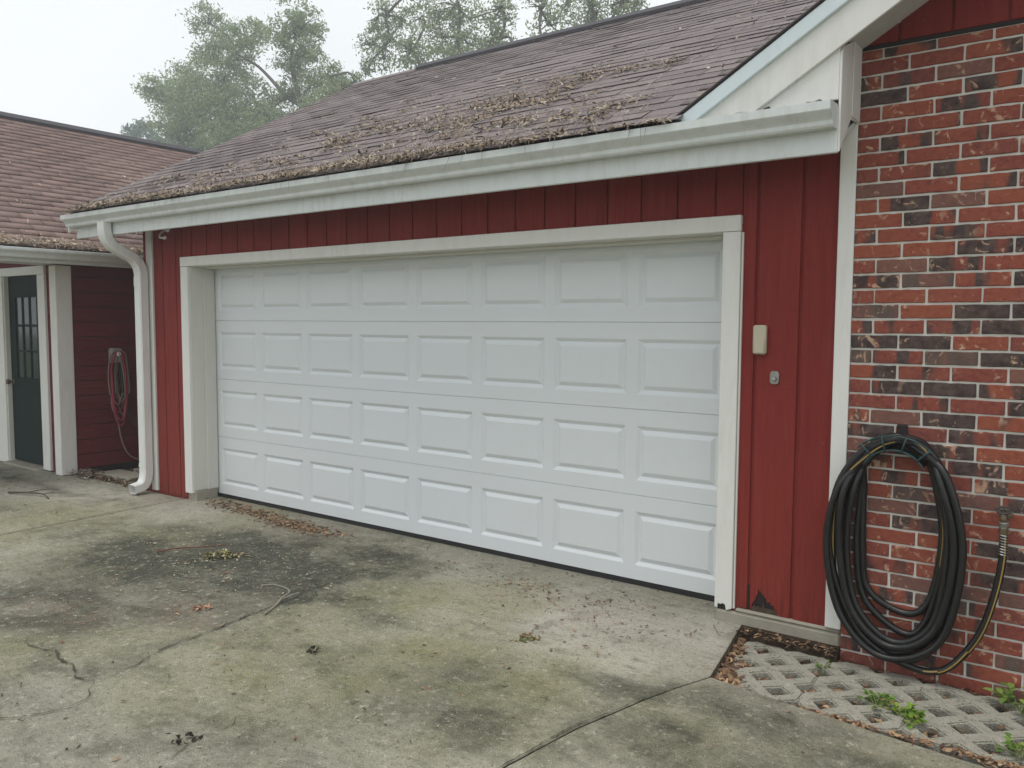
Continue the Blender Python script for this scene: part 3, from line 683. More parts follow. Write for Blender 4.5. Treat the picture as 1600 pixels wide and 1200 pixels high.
P0('frieze_strip', M['dark'], 0)(MB().box(5.612, 10.9, -.268, -.2525, 2.893, 2.912))  # near-black strip between gable boards and brick

# brick wall: mortar bed, individual bricks
BH, BP = .0721, .2275
bw_ = P0('brick_wall', M['mortar'], 0)(MB().box(5.6115, 10.9, -.2645, -.10, -.16, 2.8925))
def brick_mesh(L, seed):
    R = random.Random(seed); h = BH-.0108; m = MB(); nx = 4
    bm = bmesh.new(); bmesh.ops.create_cube(bm, size=1); bmesh.ops.scale(bm, vec=(L, .05, h), verts=bm.verts)
    es = [e for e in bm.edges if all(v.co.y < 0 for v in e.verts)]
    long_ = [e for e in bm.edges if abs((e.verts[0].co-e.verts[1].co).x) > L*.5]
    bmesh.ops.subdivide_edges(bm, edges=long_, cuts=5, use_grid_fill=True)
    for v in bm.verts: v.co += V((R.uniform(-.0012, .0012), R.uniform(-.0008, .0008), R.uniform(-.0013, .0013)))
    es = [e for e in bm.edges if len(e.link_faces) == 2 and e.calc_face_angle(0) > .8 and sum(v.co.y for v in e.verts) < .02]
    bmesh.ops.bevel(bm, geom=es, offset=.0028, segments=1, affect='EDGES')
    bmesh.ops.recalc_face_normals(bm, faces=bm.faces)
    me = bpy.data.meshes.new('brick'); bm.to_mesh(me); bm.free(); me.materials.append(M['brick']); return me
full = [brick_mesh(BP-.0105, s_) for s_ in range(4)]; half = [brick_mesh(.0935, s_) for s_ in (9, 10)]
rows_n = int((2.893+.10)/BH)
ztop = 1.762          # a mortar line measured on the wall; the row below it starts with a half brick
extra = MB()
for ri in range(-26, 16):
    zc = ztop+ri*BH+BH/2 - .0
    if zc+BH/2 > 2.93 or zc < -.14: continue
    top_row = zc+BH/2 > 2.898
    first_half = (ri % 2 == 1)
    x = 5.612
    if first_half: L = .0935; seq = [(x+L/2, 'h')]; x += L+.0105
    else: seq = []
    if not first_half:
        L = .2075; seq = [(x+L/2, 'f')]; x += L+.0105
    while x < 10.8: seq.append((x+(BP-.0105)/2, 'F')); x += BP
    for cx_, kd in seq:
        dz = rng.uniform(-.0012, .0012); yc = -.272+.025+rng.uniform(-.0015, .0012)
        if cx_ < 6.62:
            me = rng.choice(half) if kd == 'h' else rng.choice(full)
            o = bpy.data.objects.new('brick', me); link(o, bw_); o.location = (cx_+rng.uniform(-.0015, .0015), yc, zc+dz)
            if kd == 'f': o.scale.x = .2075/(BP-.0105)
            o.rotation_euler = (0, rng.uniform(-.006, .006), 0)
            if top_row: o.scale.z = .66; o.location.z = 2.868; o.rotation_euler = (0, 0, 0)
        else:
            extra.box(cx_-(BP-.0105)/2, cx_+(BP-.0105)/2, yc-.025, yc+.02, zc-BH/2+.0054, min(2.888, zc+BH/2-.0054))
o = extra.build('bricks', M['brick'], bw_); o['kind'] = 'stuff'
# mortar smear in the ground line
# downspout
def rect_tube(path, hx, hn, mi=0):
    """rectangular tube in a constant-x plane; path of (y,z); hx half width in x, hn half depth"""
    P = path; n = len(P); vs = []
    for i in range(n):
        a = V((0, *P[max(i-1, 0)])); b = V((0, *P[min(i+1, n-1)])); t = (b-a).normalized(); q = V((0, t.z, -t.y)); c0 = V((DX, *P[i]))
        ch = .010
        for sx, sy in ((-1, -1), (1, -1), (1, 1), (-1, 1)):
            pass
        ring = [(-hx+ch, -hn), (hx-ch, -hn), (hx, -hn+ch), (hx, hn-ch), (hx-ch, hn), (-hx+ch, hn), (-hx, hn-ch), (-hx, -hn+ch)]
        vs += [c0+V((1, 0, 0))*A+q*B for A, B in ring]
    fs = [(i*8+j_, i*8+(j_+1) % 8, (i+1)*8+(j_+1) % 8, (i+1)*8+j_) for i in range(n-1) for j_ in range(8)]
    return vs, fs
DX = -.690
def arc2(c0, c1, c2, n=7):
    return [tuple((1-t)**2*a+2*t*(1-t)*b+t*t*c for a, b, c in zip(c0, c1, c2)) for t in [i/n for i in range(n+1)]]
top_el = [(-.655, 2.475)]+arc2((-.655, 2.42), (-.655, 2.29), (-.545, 2.245), 8)
mid = arc2((-.42, 2.185), (-.318, 2.135), (-.324, 1.99), 8)
down = [(-.324, 1.9), (-.324, .27)]
shoe = arc2((-.324, .20), (-.324, .045), (-.40, .035), 7)+[(-.47, .022)]
m = MB(); v_, f_ = rect_tube(top_el+mid+down+shoe, .054, .043); m.add(v_, f_)
ds_ = P0('downspout', M['spout'], 0, 25)(m)
for pth in ([(-.324, 2.0), (-.324, 1.915)], [(-.324, .255), (-.324, .215)], [(-.47, 2.209), (-.44, 2.195)]):
    m = MB(); v_, f_ = rect_tube(pth, .0565, .0455); m.add(v_, f_); child(m, 'coupling_sleeve', M['spout'], ds_, 0)

# ------------------------------------------------------------------ left wing
wing = thing('house_wing', (-3.6, 2, 0), 'red lap sided wing with dark green door under a reddish shingle roof', 'house')
def W0(name, m, bevel=.003, smooth=None): return lambda mb: part_origin(mb.build(name, m, wing, bevel, smooth))
lapw = W0('lap_wall', M['dark'], 0)(MB().box(-2.30, -2.225, -.24, 6.4, -.1, 2.18))  # near-black backing shows between boards, standing in for the shadow under each lap
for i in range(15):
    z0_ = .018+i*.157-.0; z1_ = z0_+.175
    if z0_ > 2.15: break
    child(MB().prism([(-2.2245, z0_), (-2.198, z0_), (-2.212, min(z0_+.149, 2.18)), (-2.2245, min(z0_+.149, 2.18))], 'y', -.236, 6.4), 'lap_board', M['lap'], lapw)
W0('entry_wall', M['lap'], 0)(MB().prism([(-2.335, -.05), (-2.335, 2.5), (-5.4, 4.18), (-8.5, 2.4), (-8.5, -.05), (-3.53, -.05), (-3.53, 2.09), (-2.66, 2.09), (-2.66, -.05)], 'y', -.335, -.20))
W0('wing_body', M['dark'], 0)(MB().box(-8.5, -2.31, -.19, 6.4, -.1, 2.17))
W0('corner_post', M['trim'], .006)(MB().box(-2.315, -2.180, -.405, -.238, -.03, 2.165))
c3 = MB(); c3.box(-2.682, -2.520, -.362, -.300, -.02, 2.085); W0('entry_casing', M['trim'])(c3)
c3 = MB(); c3.box(-3.82, -3.537, -.362, -.300, -.034, 2.085); W0('entry_casing', M['trim'])(c3)
c3 = MB(); c3.box(-3.82, -2.520, -.364, -.300, 2.087, 2.178); W0('entry_casing', M['trim'])(c3)
W0('entry_jamb', M['jamb'], .002)(MB().box(-3.5365, -3.520, -.345, -.2, -.02, 2.085))
ed = MB(); X0, X1 = -3.518, -2.664; DZ1 = 2.082; wz = [.95, 1.26, 1.545, 1.85]; wx = [-3.37, -3.21, -3.04, -2.86]
ed.box(X0, X1, -.298, -.26, .0, wz[0]-.02); ed.box(X0, X1, -.298, -.26, wz[3], DZ1)
ed.box(X0, wx[0], -.298, -.26, wz[0]-.02, wz[3]); ed.box(wx[3], X1, -.298, -.26, wz[0]-.02, wz[3])
for i in (1, 2): ed.box(wx[i]-.014, wx[i]+.014, -.293, -.262, wz[0]-.02, wz[3])
for i in (0, 1, 2): ed.box(wx[0], wx[3], -.291, -.263, wz[i]-.02, wz[i]+.006)
ed.box(X0+.09, X1-.09, -.303, -.299, .22, .235); ed.box(X0+.09, X1-.09, -.303, -.299, .76, .775)
edoor = W0('entry_door', M['green'], .003)(ed)
for i in range(3):
    for k_ in range(3): child(MB().box(wx[i]+.002, wx[i+1]-.002, -.283, -.279, wz[k_], wz[k_+1]), 'pane', M['glass'], edoor)
kn = MB(); kn.lathe((-3.47, -.2975, .90), (0, -1, 0), [(0, .03), (.006, .03), (.008, .012), (.04, .012), (.045, .024), (.062, .030), (.078, .024), (.082, .008)]); child(kn, 'knob', M['brass'], edoor, 0, 40)
W0('door_sill', M['stem'], .004)(MB().box(-3.53, -2.69, -.42, -.26, -.05, -.012))
# wing roof: eave runs away from the camera
LEX, LEZ, LS = -1.80, 2.300, .56; LRX = -5.35; LRZ = LEZ+LS*(LEX-LRX)
W0('fascia', M['gutter'])(MB().box(-1.838, -1.812, -2.0, 6.6, 2.155, 2.285))
gp2 = [(-1.8105, 2.284), (-1.8105, 2.195), (-1.752, 2.193), (-1.744, 2.203), (-1.741, 2.22), (-1.728, 2.236), (-1.708, 2.247), (-1.700, 2.258), (-1.698, 2.281), (-1.708, 2.284), (-1.709, 2.280), (-1.702, 2.277), (-1.704, 2.26), (-1.711, 2.251), (-1.731, 2.239), (-1.745, 2.222), (-1.748, 2.205), (-1.754, 2.197), (-1.8075, 2.199), (-1.8075, 2.284)]
W0('gutter', M['gutter'], 0, 30)(MB().prism(gp2, 'y', -2.0, 6.6))
W0('soffit', M['soffit'], 0)(MB().box(-2.6, -1.839, -2.0, 6.6, 2.181, 2.195))
dk = MB(); dk.prism([(LEX+.01, LEZ-.05), (LRX, LRZ-.05), (-8.9, LEZ-.05), (-8.9, LEZ-.02), (LRX, LRZ-.012), (LEX+.01, LEZ-.012)], 'y', -2.0, 6.6)
wroof = W0('roof', M['ridge'], 0)(dk)
thl = math.atan(LS); dl = V((-math.cos(thl), 0, math.sin(thl))); nl = V((math.sin(thl), 0, math.cos(thl)))
lt = []; LL = (LEX-LRX)/math.cos(thl)
for c_ in range(int(LL/EXP)+1):
    y = -2.05+(c_ % 2)*TW/2-TW; sg = rng.uniform(-.006, .006)
    while y < 6.6:
        a, b = max(y+.003, -2.04), min(y+TW-.003, 6.65); y += TW
        if b-a > .04: lt.append(((a+b)/2, b-a, c_*EXP-.012+sg+rng.uniform(-.004, .004), rng.uniform(-.008, .008), rng.uniform(0, .005), rng.random()))
field('shingles', lt, M['redshingles'], wroof, base=V((LEX, 0, LEZ)), ds=dl, nr=nl, ax=V((0, 1, 0)))
rcp = MB(); rcp.prism([(LRX-.11, LRZ-.045), (LRX, LRZ+.03), (LRX+.11, LRZ-.045), (LRX+.11, LRZ-.01), (LRX, LRZ+.062), (LRX-.11, LRZ-.01)], 'y', -2.05, 6.65)
W0('ridge_cap', M['ridge'], 0)(rcp)
W0('rake_board', M['trim'], 0)(MB().prism([(LEX, LEZ-.15), (LRX, LRZ-.17), (-8.9, LEZ-.15), (-8.9, LEZ-.03), (LRX, LRZ-.03), (LEX, LEZ-.03)], 'y', -2.03, -2.005))

# ------------------------------------------------------------------ wall fittings
# wireless keypad cover
m = MB(); pr = []
kx0, kx1, kz0, kz1 = 5.124, 5.193, 1.434, 1.587
kp = part_origin(tag(m.box(kx0, kx1, -.290, -.2525, kz0, kz1).build('keypad_cover', M['beige'], None, .009, 40), 'beige plastic keypad cover on the red boards beside the garage door', 'keypad'))
# key switch
ks = thing('key_switch', (5.236, -.253, 1.314), 'small grey metal key switch plate on the red boards', 'switch')
m = MB(); pts = [(5.236+.024*a, 1.314+.034*b) for a, b in ((-.6, -1), (.6, -1), (1, -.65), (1, .65), (.6, 1), (-.6, 1), (-1, .65), (-1, -.65))]
m.prism(pts, 'y', -.262, -.2525).build('plate', M['galv'], ks, .002)
MB().lathe((5.236, -.262, 1.308), (0, -1, 0), [(0, .013), (.006, .013), (.010, .010), (.0102, .004)]).build('lock_cylinder', M['steel'], ks, 0, 40)
# little white bracket under the eave
hk = MB(); hk.tube(catmull([(-.34, -.27, 2.43), (-.335, -.33, 2.38), (-.30, -.36, 2.345), (-.25, -.37, 2.335), (-.20, -.375, 2.33)], 5), .008, 8)
hk.lathe((-.205, -.375, 2.33), (.9, -.2, .1), [(0, .008), (.004, .014), (.03, .015), (.034, .010)])
hk.lathe((-.34, -.2525, 2.43), (0, -1, 0), [(0, .03), (.012, .028), (.02, .012)])
tag(hk.build('eave_bracket', M['spout'], None, 0, 40), 'small white curved bracket under the eave above the downspout elbow', 'bracket')
# receptacle box with cords on the lap wall
ob = thing('outlet_box', (-2.2, .20, 1.21), 'grey weatherproof outlet box on the dark red lap siding', 'outlet')
MB().box(-2.205, -2.125, .135, .265, 1.135, 1.30).build('housing', M['greyplastic'], ob, .016, 40)
MB().lathe((-2.124, .215, 1.235), (1, 0, 0), [(0, .026), (.006, .026), (.010, .02), (.012, .008)]).build('dial', M['white'], ob, 0, 40)
def cord(m, label, seed, n, spread, zlo, tail=None):
    R = random.Random(seed); pts = []
    for i in range(n):
        w0 = spread*R.uniform(.55, 1.); zl = zlo+R.uniform(-.12, .16); x = -2.165+R.uniform(0, .05)
        c0 = .20+R.uniform(-.03, .05)
        pts += [(x, c0-.4*w0, 1.24), (x, c0-w0*.9, 1.05+R.uniform(-.05, .05)), (x+.01, c0-w0*R.uniform(.8, 1.), .82), (x, c0-w0*.6, zl+.10), (x+.01, c0+R.uniform(-.02, .02), zl), (x, c0+w0*.65, zl+.11), (x+.01, c0+w0*R.uniform(.8, 1.), .82), (x, c0+w0*.75, 1.08), (x, c0+.35*w0, 1.25)]
    if tail: pts += tail
    mb = MB(); mb.tube(catmull(pts, 6), .0085, 6); return tag(mb.build('extension_cord', m, None, 0, 60), label, 'cord', 'cords hung on the outlet box')
cord(M['cordred'], 'dark red extension cord looped over the outlet box', 3, 4, .13, .56)
cord(M['cordtan'], 'pinkish tan extension cord with its end trailing down to the ground', 5, 3, .10, .62, [(-2.15, .17, .95), (-2.15, .13, .70), (-2.14, .19, .50), (-2.13, .22, .30), (-2.12, .29, .12), (-2.11, .45, .03), (-2.08, .75, -.03)])
cord(M['corddark'], 'dark brown extension cord hanging in the middle of the loops', 8, 3, .06, .70, [(-2.16, .24, 1.1), (-2.16, .27, .75), (-2.14, .36, .5), (-2.12, .48, .28), (-2.1, .62, .1)])

# ------------------------------------------------------------------ garden hose, hanger, faucet
outer = [(5.842, 1.072), (5.70, .985), (5.602, .80), (5.562, .50), (5.630, .20), (5.86, .012), (6.075, .125), (6.148, .55), (6.075, .89), (5.972, 1.03)]
inner = [(5.848, 1.030), (5.738, .95), (5.690, .80), (5.690, .50), (5.735, .25), (5.89, .115), (6.015, .25), (6.062, .60), (6.020, .86), (5.958, .985)]
NLP = 8; HR = .0168
hp_ = []
botz = [.115, .05, .0, .085, .02, .215, .07, .012]
lay = [0, 1, 2, 2, 1, 0, 3, 3]
tts = [.95, .55, .1, .7, .35, 1.1, .45, .0]
for i in range(NLP):
    for q in range(10):
        t = min(max(tts[i]+rng.uniform(-.10, .10), -.05), 1.12)
        if q in (0, 1, 9): t = min(max(.15+.7*(i % 4)/3+rng.uniform(-.05, .05), 0), 1)
        a, b = outer[q], inner[q]; x = a[0]+(b[0]-a[0])*t; z = a[1]+(b[1]-a[1])*t
        if q == 5: z = botz[i]; x += rng.uniform(-.03, .03)
        if q in (4, 6): z = z*.5+.5*(botz[i]+.13)
        y = -.292-.031*(lay[i] if q not in (0, 1, 9) else i % 3)-rng.uniform(0, .004)
        hp_.append((x, y, z))
hp_ += [(5.842, -.345, 1.06), (5.70, -.36, .98), (5.59, -.365, .78), (5.575, -.365, .45), (5.69, -.37, .15), (5.82, -.365, .03), (5.929, -.36, -.008), (6.018, -.355, -.022), (6.102, -.35, .012), (6.181, -.345, .115), (6.238, -.342, .235), (6.28, -.34, .409), (6.299, -.34, .551), (6.30, -.34, .62), (6.299, -.34, .672)]
hose = thing('garden_hose', (5.86, -.33, -.02), 'black garden hose with a yellow stripe coiled on the brick wall', 'hose')
hm = MB(); hpth = catmull(hp_, 7)
hm.tube(hpth, HR, 16, 0, True, (lambda i, n: i > n-52 or 133 < i < 190 or 395 < i < 425, 1, (.45, -.8, .25))).build('tube', [M['hose'], M['stripe']], hose, 0, 60)
sg_ = MB(); sp_ = []
for i in range(8*14):
    a = 2*math.pi*i/14; z = .675-.098*i/(8*14); xx_ = float(np.interp(z, [.551, .62, .68], [6.299, 6.30, 6.299])); sp_.append((xx_+.0165*math.cos(a), -.34+.0165*math.sin(a), z))
sg_.tube(sp_, .0026, 6).build('spring_guard', M['steel'], hose, 0, 60)
MB().lathe((6.2985, -.34, .668), (0, 0, 1), [(0, .0165), (.012, .019), (.03, .0195), (.034, .0165), (.04, .0175), (.058, .0175), (.06, .013)], 14).build('coupling', M['brass'], hose, 0, 35)
fa = thing('faucet', (6.297, -.30, .75), 'old brass hose faucet on the brick wall above the black hose', 'faucet')
m = MB(); m.tube([(6.296, -.268, .752), (6.296, -.34, .752)], .0135, 10)
m.tube(catmull([(6.296, -.325, .752), (6.296, -.345, .752), (6.297, -.352, .742), (6.298, -.342, .725)], 5), .0155, 12)
m.lathe((6.296, -.272, .752), (0, -1, 0), [(0, .03), (.006, .03), (.010, .016)], 16).build('body', M['brass'], fa, 0, 40)
m = MB(); m.lathe((6.296, -.338, .750), (0, -.45, .9), [(0, .010), (.024, .008), (.026, .012), (.03, .012)], 12)
ring = [(6.296+.026*math.cos(a), -.350+.023*math.sin(a)*.9-.002, .780+.012*math.sin(a)) for a in [2*math.pi*i/20 for i in range(21)]]
m.tube(ring, .0048, 6)
for a in (0, 1, 2, 3): m.tube([(6.296, -.352, .780), ring[a*5]], .0035, 5)
m.build('handle', M['corddark'], fa, 0, 40)
m = MB(); m.lathe((6.2985, -.3405, .712), (0, 0, 1), [(-.012, .0175), (0, .019), (.006, .022), (.010, .022), (.018, .016)], 14).build('vacuum_breaker', M['galv'], fa, 0, 35)
hg = thing('hose_hanger', (5.85, -.28, .98), 'dark green metal hose hanger on the brick wall', 'hose hanger')
def arcp(R_, y, a0, a1, n=16, cx_=5.848, cz_=.875): return [(cx_+R_*math.cos(a), y, cz_+R_*.93*math.sin(a)) for a in [math.radians(a0+(a1-a0)*i/n) for i in range(n+1)]]
m = MB(); A = arcp(.140, -.274, 28, 152); n = len(A); B = arcp(.140, -.385, 28, 152); C_ = arcp(.136, -.385, 28, 152); D_ = arcp(.136, -.274, 28, 152)
m.add(A+B+C_+D_, [(i, i+1, n+i+1, n+i) for i in range(n-1)]+[(2*n+i, 2*n+i+1, 3*n+i+1, 3*n+i) for i in range(n-1)]+[(n+i, n+i+1, 2*n+i+1, 2*n+i) for i in range(n-1)]).build('saddle', M['hanger'], hg)
m = MB(); m.tube(arcp(.142, -.392, 25, 155), .0045, 8); m.tube(arcp(.213, -.386, 42, 138), .0045, 8)
m.build('front_rim', M['hanger'], hg, 0, 60)
for a in (45, 76, 105, 132):
    ca = math.radians(a); q = [(5.848+R_*math.cos(ca), y, .875+R_*.93*math.sin(ca)) for R_, y in ((.138, -.390), (.150, -.398), (.195, -.398), (.213, -.386))]
    MB().tube(q, .0048, 7).build('cross_bar', M['hanger'], hg, 0, 60)
MB().box(5.835, 5.885, -.282, -.2725, 1.04, 1.118).build('mounting_tab', M['dark'], hg, .006)

# ------------------------------------------------------------------ litter
def ribbons(name, items, mat_, **kw):
    """items: (pos, dir, normal, length, width, curl, colour)"""
    vs = []; fs = []; cl = []
    for p, d, nr, L, w_, cu, c in items:
        d = d.normalized(); s_ = d.cross(nr).normalized(); nr = s_.cross(d); b = len(vs); n = 4
        for i in range(n):
            t = i/(n-1)-.5; q = p+d*(t*L)+nr*(cu*L*(t*t*4))+s_*(cu*L*.35*math.sin(t*5)); ww = w_*(.35 if i in (0, n-1) else 1)
            vs += [tuple(q+s_*ww*.5), tuple(q-s_*ww*.5)]; cl += [c, c]
        fs += [(b+2*i, b+2*i+1, b+2*i+3, b+2*i+2) for i in range(n-1)]
    return tag(np_mesh(name, vs, fs, mat_, col=np.array(cl)), **kw)
def lit_col(R, kind):
    pal = {'roof': [(.26, .21, .16), (.32, .27, .21), (.19, .145, .11), (.12, .095, .075), (.42, .36, .29), (.22, .165, .12), (.15, .125, .10), (.30, .22, .15)],
           'leaf': [(.25, .15, .09), (.17, .095, .058), (.30, .19, .11), (.11, .065, .045), (.36, .25, .15)],
           'chip': [(.36, .31, .22), (.42, .37, .28), (.26, .20, .12), (.20, .10, .07), (.09, .06, .045)],
           'dark': [(.05, .035, .025), (.09, .06, .04), (.13, .085, .05)]}[kind]
    c = R.choice(pal); g_ = R.uniform(.7, 1.25); return tuple(x*g_ for x in c)
R = random.Random(21); L = []
def roof_item(x, s, h, big=1.):
    p = V((x, EY, EZ))+dirs*s+nor*(.022+h); a = R.uniform(0, 6.28); d = V((1, 0, 0))*math.cos(a)+dirs*math.sin(a)+nor*R.uniform(-.25, .35)
    ln = R.choice((.025, .035, .05, .07, .10))*R.uniform(.7, 1.3)*big; w_ = R.choice((.004, .006, .012, .018))
    if ln > .08: w_ = .004
    L.append((p, d, nor+V((R.uniform(-.6, .6), R.uniform(-.6, .6), 0)), ln, w_, R.uniform(-.35, .35), lit_col(R, 'roof')))
def pile(x): return .3+.5*vnoise(np.array([x*1.3+5]), np.array([3.3]), 4)[0]+.3*vnoise(np.array([x*4.7]), np.array([1.3]), 8)[0]
for i in range(5600):
    x = R.uniform(-1.25, 4.85); pl = pile(x)*(.6 if x > 4.2 else 1); pl = max(0, (pl-.42)*1.75)
    if R.random() > .18+pl: continue
    s = abs(R.gauss(0, .13*pl+.012))-.035; roof_item(x, s, R.uniform(0, .034)*pl*max(0, 1-s/.2))
SWATH = [(1.6, -.05, .5, .28, 420), (.8, -.25, .5, .2, 260), (2.8, .1, .45, .22, 420), (3.25, .05, .4, .25, 420), (3.5, .30, .40, .28, 460), (3.45, .55, .35, .2, 260), (1.9, .45, .4, .25, 300), (4.1, -.35, .35, .12, 200), (.2, -.3, .6, .2, 260), (3.6, -.35, .7, .15, 320), (2.4, -.3, .8, .15, 300), (3.0, .7, .5, .2, 160)]
for cx_, cy_, ax_, ay_, n in SWATH:
    cs = [(R.gauss(cx_, ax_), R.gauss(cy_, ay_)) for _ in range(14)]
    for i in range(n):
        c0 = R.choice(cs); x, y = R.gauss(c0[0], .07), R.gauss(c0[1], .045); s = (y-EY)/math.cos(th)
        if s > .05 and x < 4.9: roof_item(x, s, R.uniform(0, .008), .85)
for i in range(520):
    x = R.uniform(-1.2, 4.9); s = R.random()**1.5*3.8+.1
    if x < 4.8+.2*0 and EZ+s*math.sin(th) > gz(x)+.25 or x < 4.5: roof_item(x, s, .0)
for i in range(150):                                     # curled grey tendrils of dead moss
    x = R.uniform(-.2, 4.7); s = R.random()**1.6*1.7+.0; p = V((x, EY, EZ))+dirs*s+nor*.03; a = R.uniform(0, 6.28)
    for q in range(5):
        a += R.uniform(-.9, .9); d = V((1, 0, 0))*math.cos(a)+dirs*math.sin(a)+nor*R.uniform(-.1, .35); L.append((p, d, nor, .05, .0042, .1, R.choice(((.40, .37, .33), (.30, .27, .24), (.18, .15, .13))))); p = p+d.normalized()*.045
for i in range(26):                                     # threads hanging over the gutter lip
    x = R.uniform(-.9, 5.0); p = V((x, -.728, 2.545)); L.append((p, V((R.uniform(-.4, .4), -.05, -1)), V((0, -1, 0)), R.uniform(.06, .16), .0022, .12, (.20, .18, .15)))
ribbons('roof_litter', L, M['litter'], label='dead leaves and twigs heaped along the garage gutter and roof', cat='litter', kind='stuff')
L = []
for i in range(2600):
    y = R.uniform(-1.6, 2.2); pl = .4+.6*vnoise(np.array([y*2.2]), np.array([8.1]), 6)[0]
    s = abs(R.gauss(0, .13*pl+.02))-.03 if i < 2300 else R.random()**2*3
    p = V((LEX, y, LEZ))+dl*s+nl*(.02+R.uniform(0, .06)*pl*max(0, 1-s/.25)); a = R.uniform(0, 6.28); d = V((0, 1, 0))*math.cos(a)+dl*math.sin(a)+nl*R.uniform(-.2, .35)
    ln = R.choice((.03, .05, .08, .12))*R.uniform(.7, 1.3); w_ = R.choice((.006, .012, .018)) if ln < .08 else .005
    c = lit_col(R, 'roof'); L.append((p, d, nl+V((R.uniform(-.6, .6), R.uniform(-.6, .6), 0)), ln, w_, R.uniform(-.3, .3), tuple(q*1.25 for q in c)))
ribbons('roof_litter', L, M['litter'], label='dead leaves heaped along the gutter of the left wing', cat='litter', kind='stuff')
UPV = V((0, 0, 1))
def ground_item(L, x, y, z, kind, ln, w_, up=.15):
    a = R.uniform(0, 6.28); d = V((math.cos(a), math.sin(a), R.uniform(-up, up))); L.append((V((x, y, z+R.uniform(.003, .012))), d, UPV+V((R.uniform(-.4, .4), R.uniform(-.4, .4), 0)), ln, w_, R.uniform(-.25, .25), lit_col(R, kind)))
L = []
for i in range(620):                                    # reddish leaves blown against the door
    t = R.random(); x, y = (.15+1.7*t+R.gauss(0, .12), -.16-.14*t+R.gauss(0, .07-.02*t))
    ground_item(L, x, min(y, -.01), G, 'leaf', R.uniform(.02, .05), R.uniform(.008, .02))
for i in range(200):
    x, y = R.gauss(1.45, .22), R.gauss(-.34, .05); ground_item(L, x, min(y, -.01), G, 'leaf', R.uniform(.02, .045), R.uniform(.008, .018))
for cx_, cy_, n in ((3.75, -.45, 60), (4.35, -.35, 45), (4.0, -.62, 40), (2.6, -.30, 30), (3.1, -.4, 30), (4.6, -.7, 30), (2.6, -1.95, 10), (1.9, -2.35, 14), (4.35, -.95, 16)):
    for i in range(n): ground_item(L, R.gauss(cx_, .16), min(R.gauss(cy_, .08), -.02), G, 'leaf', R.uniform(.015, .04), R.uniform(.004, .012))
for i in range(900):
    x, y = R.uniform(-.2, 5.0), -.02-R.random()**1.2*3.3
    if x < xr(y)-.03: ground_item(L, x, y, G, R.choice(('chip', 'chip', 'leaf', 'dark')), R.choice((.01, .015, .022, .03)), R.uniform(.004, .010), .05)
for i in range(260):                                    # pale flecks on the dark stain
    ground_item(L, R.gauss(1.9, .55), R.gauss(-1.3, .4), G, 'chip', R.uniform(.015, .04), R.uniform(.006, .012), .05)
for i in range(150): ground_item(L, R.uniform(-4, -.3), R.uniform(-2.2, -.3), G, R.choice(('chip', 'dark', 'leaf')), R.uniform(.015, .04), R.uniform(.005, .012))
for i in range(160): ground_item(L, R.uniform(5.2, 8), R.uniform(-3, -1.0), G-.03, R.choice(('chip', 'leaf')), R.uniform(.01, .03), R.uniform(.004, .012))
ribbons('leaf_litter', L, M['litter'], label='small dry leaves and chips scattered over the driveway', cat='litter', kind='stuff')
L = []
for i in range(520):                                    # the pocket of leaves at the slab corner
    y = -.30-.68*R.random()**.55; x = float(xr(y))+.01+abs(R.gauss(0, .055))*(-.15-y)*1.25
    if x > 5.42: continue
    ground_item(L, x, y, -.108+R.uniform(0, .03), 'leaf', R.uniform(.03, .07), R.uniform(.012, .025), .3)
for i in range(7):
    bx = 5.162+i*.4255
    for hx_, hy_ in [(a*.2145+.107, b*.2145+.107) for a in range(2) for b in range(3)]+[(a*.2145, b*.2145) for a in range(3) for b in range(4)]:
        if bx+hx_ > 7.2: continue
        n = R.choice((6, 9, 12, 16, 20))
        for q in range(n): ground_item(L, bx+hx_+R.gauss(0, .018), -.948+hy_+R.gauss(0, .018), -.136+R.uniform(0, .03), R.choice(('leaf', 'leaf', 'dark')), R.uniform(.025, .06), R.uniform(.010, .022), .3)
for i in range(130): ground_item(L, R.uniform(5.11, 5.6), R.uniform(-.36, -.275), -.045+R.uniform(-.02, .012), R.choice(('dark', 'leaf', 'leaf')), R.uniform(.02, .05), R.uniform(.006, .016), .3)
for i in range(320): ground_item(L, R.uniform(5.6, 7.2), R.uniform(-.335, -.277), -.12+R.uniform(0, .025), R.choice(('dark', 'dark', 'leaf')), R.uniform(.02, .05), R.uniform(.006, .016), .3)
for i in range(330): ground_item(L, R.uniform(5.3, 7.0), R.gauss(-.958, .012), -.095+R.uniform(0, .012), 'leaf', R.uniform(.02, .05), R.uniform(.008, .018), .2)
ribbons('leaf_litter', L, M['litter'], label='brown leaves caught in the grid pavers beside the brick wall', cat='litter', kind='stuff')
L = []
for i in range(700): ground_item(L, R.uniform(-2.2, -.72), R.choice((R.gauss(-.22, .05), R.uniform(-.2, .9))), -.055+R.uniform(0, .03), R.choice(('dark', 'leaf', 'chip')), R.uniform(.03, .07), R.uniform(.008, .022), .3)
for i in range(160): ground_item(L, R.gauss(-2.0, .14), R.gauss(-.25, .05), -.03+R.uniform(0, .06), 'roof', R.uniform(.03, .08), R.uniform(.006, .02), .5)
ribbons('leaf_litter', L, M['litter'], label='dark leaf litter in the passage beside the downspout', cat='litter', kind='stuff')
# two flat stones in the passage
for (x0, x1, y0, y1, lb) in ((-2.06, -1.42, -.13, .16, 'flat concrete stepping slab nearest the driveway in the passage'), (-1.95, -1.15, .24, .62, 'flat concrete stepping slab further back behind the downspout')):
    mb = MB(); mb.prism([(x0, y0), (x1, y0+.04), (x1-.02, y1), (x0+.03, y1-.02)], 'z', -.07, -.015); tag(mb.build('stepping_slab', M['stem'], None, .008), lb, 'paving slab', 'stepping slabs in the passage')

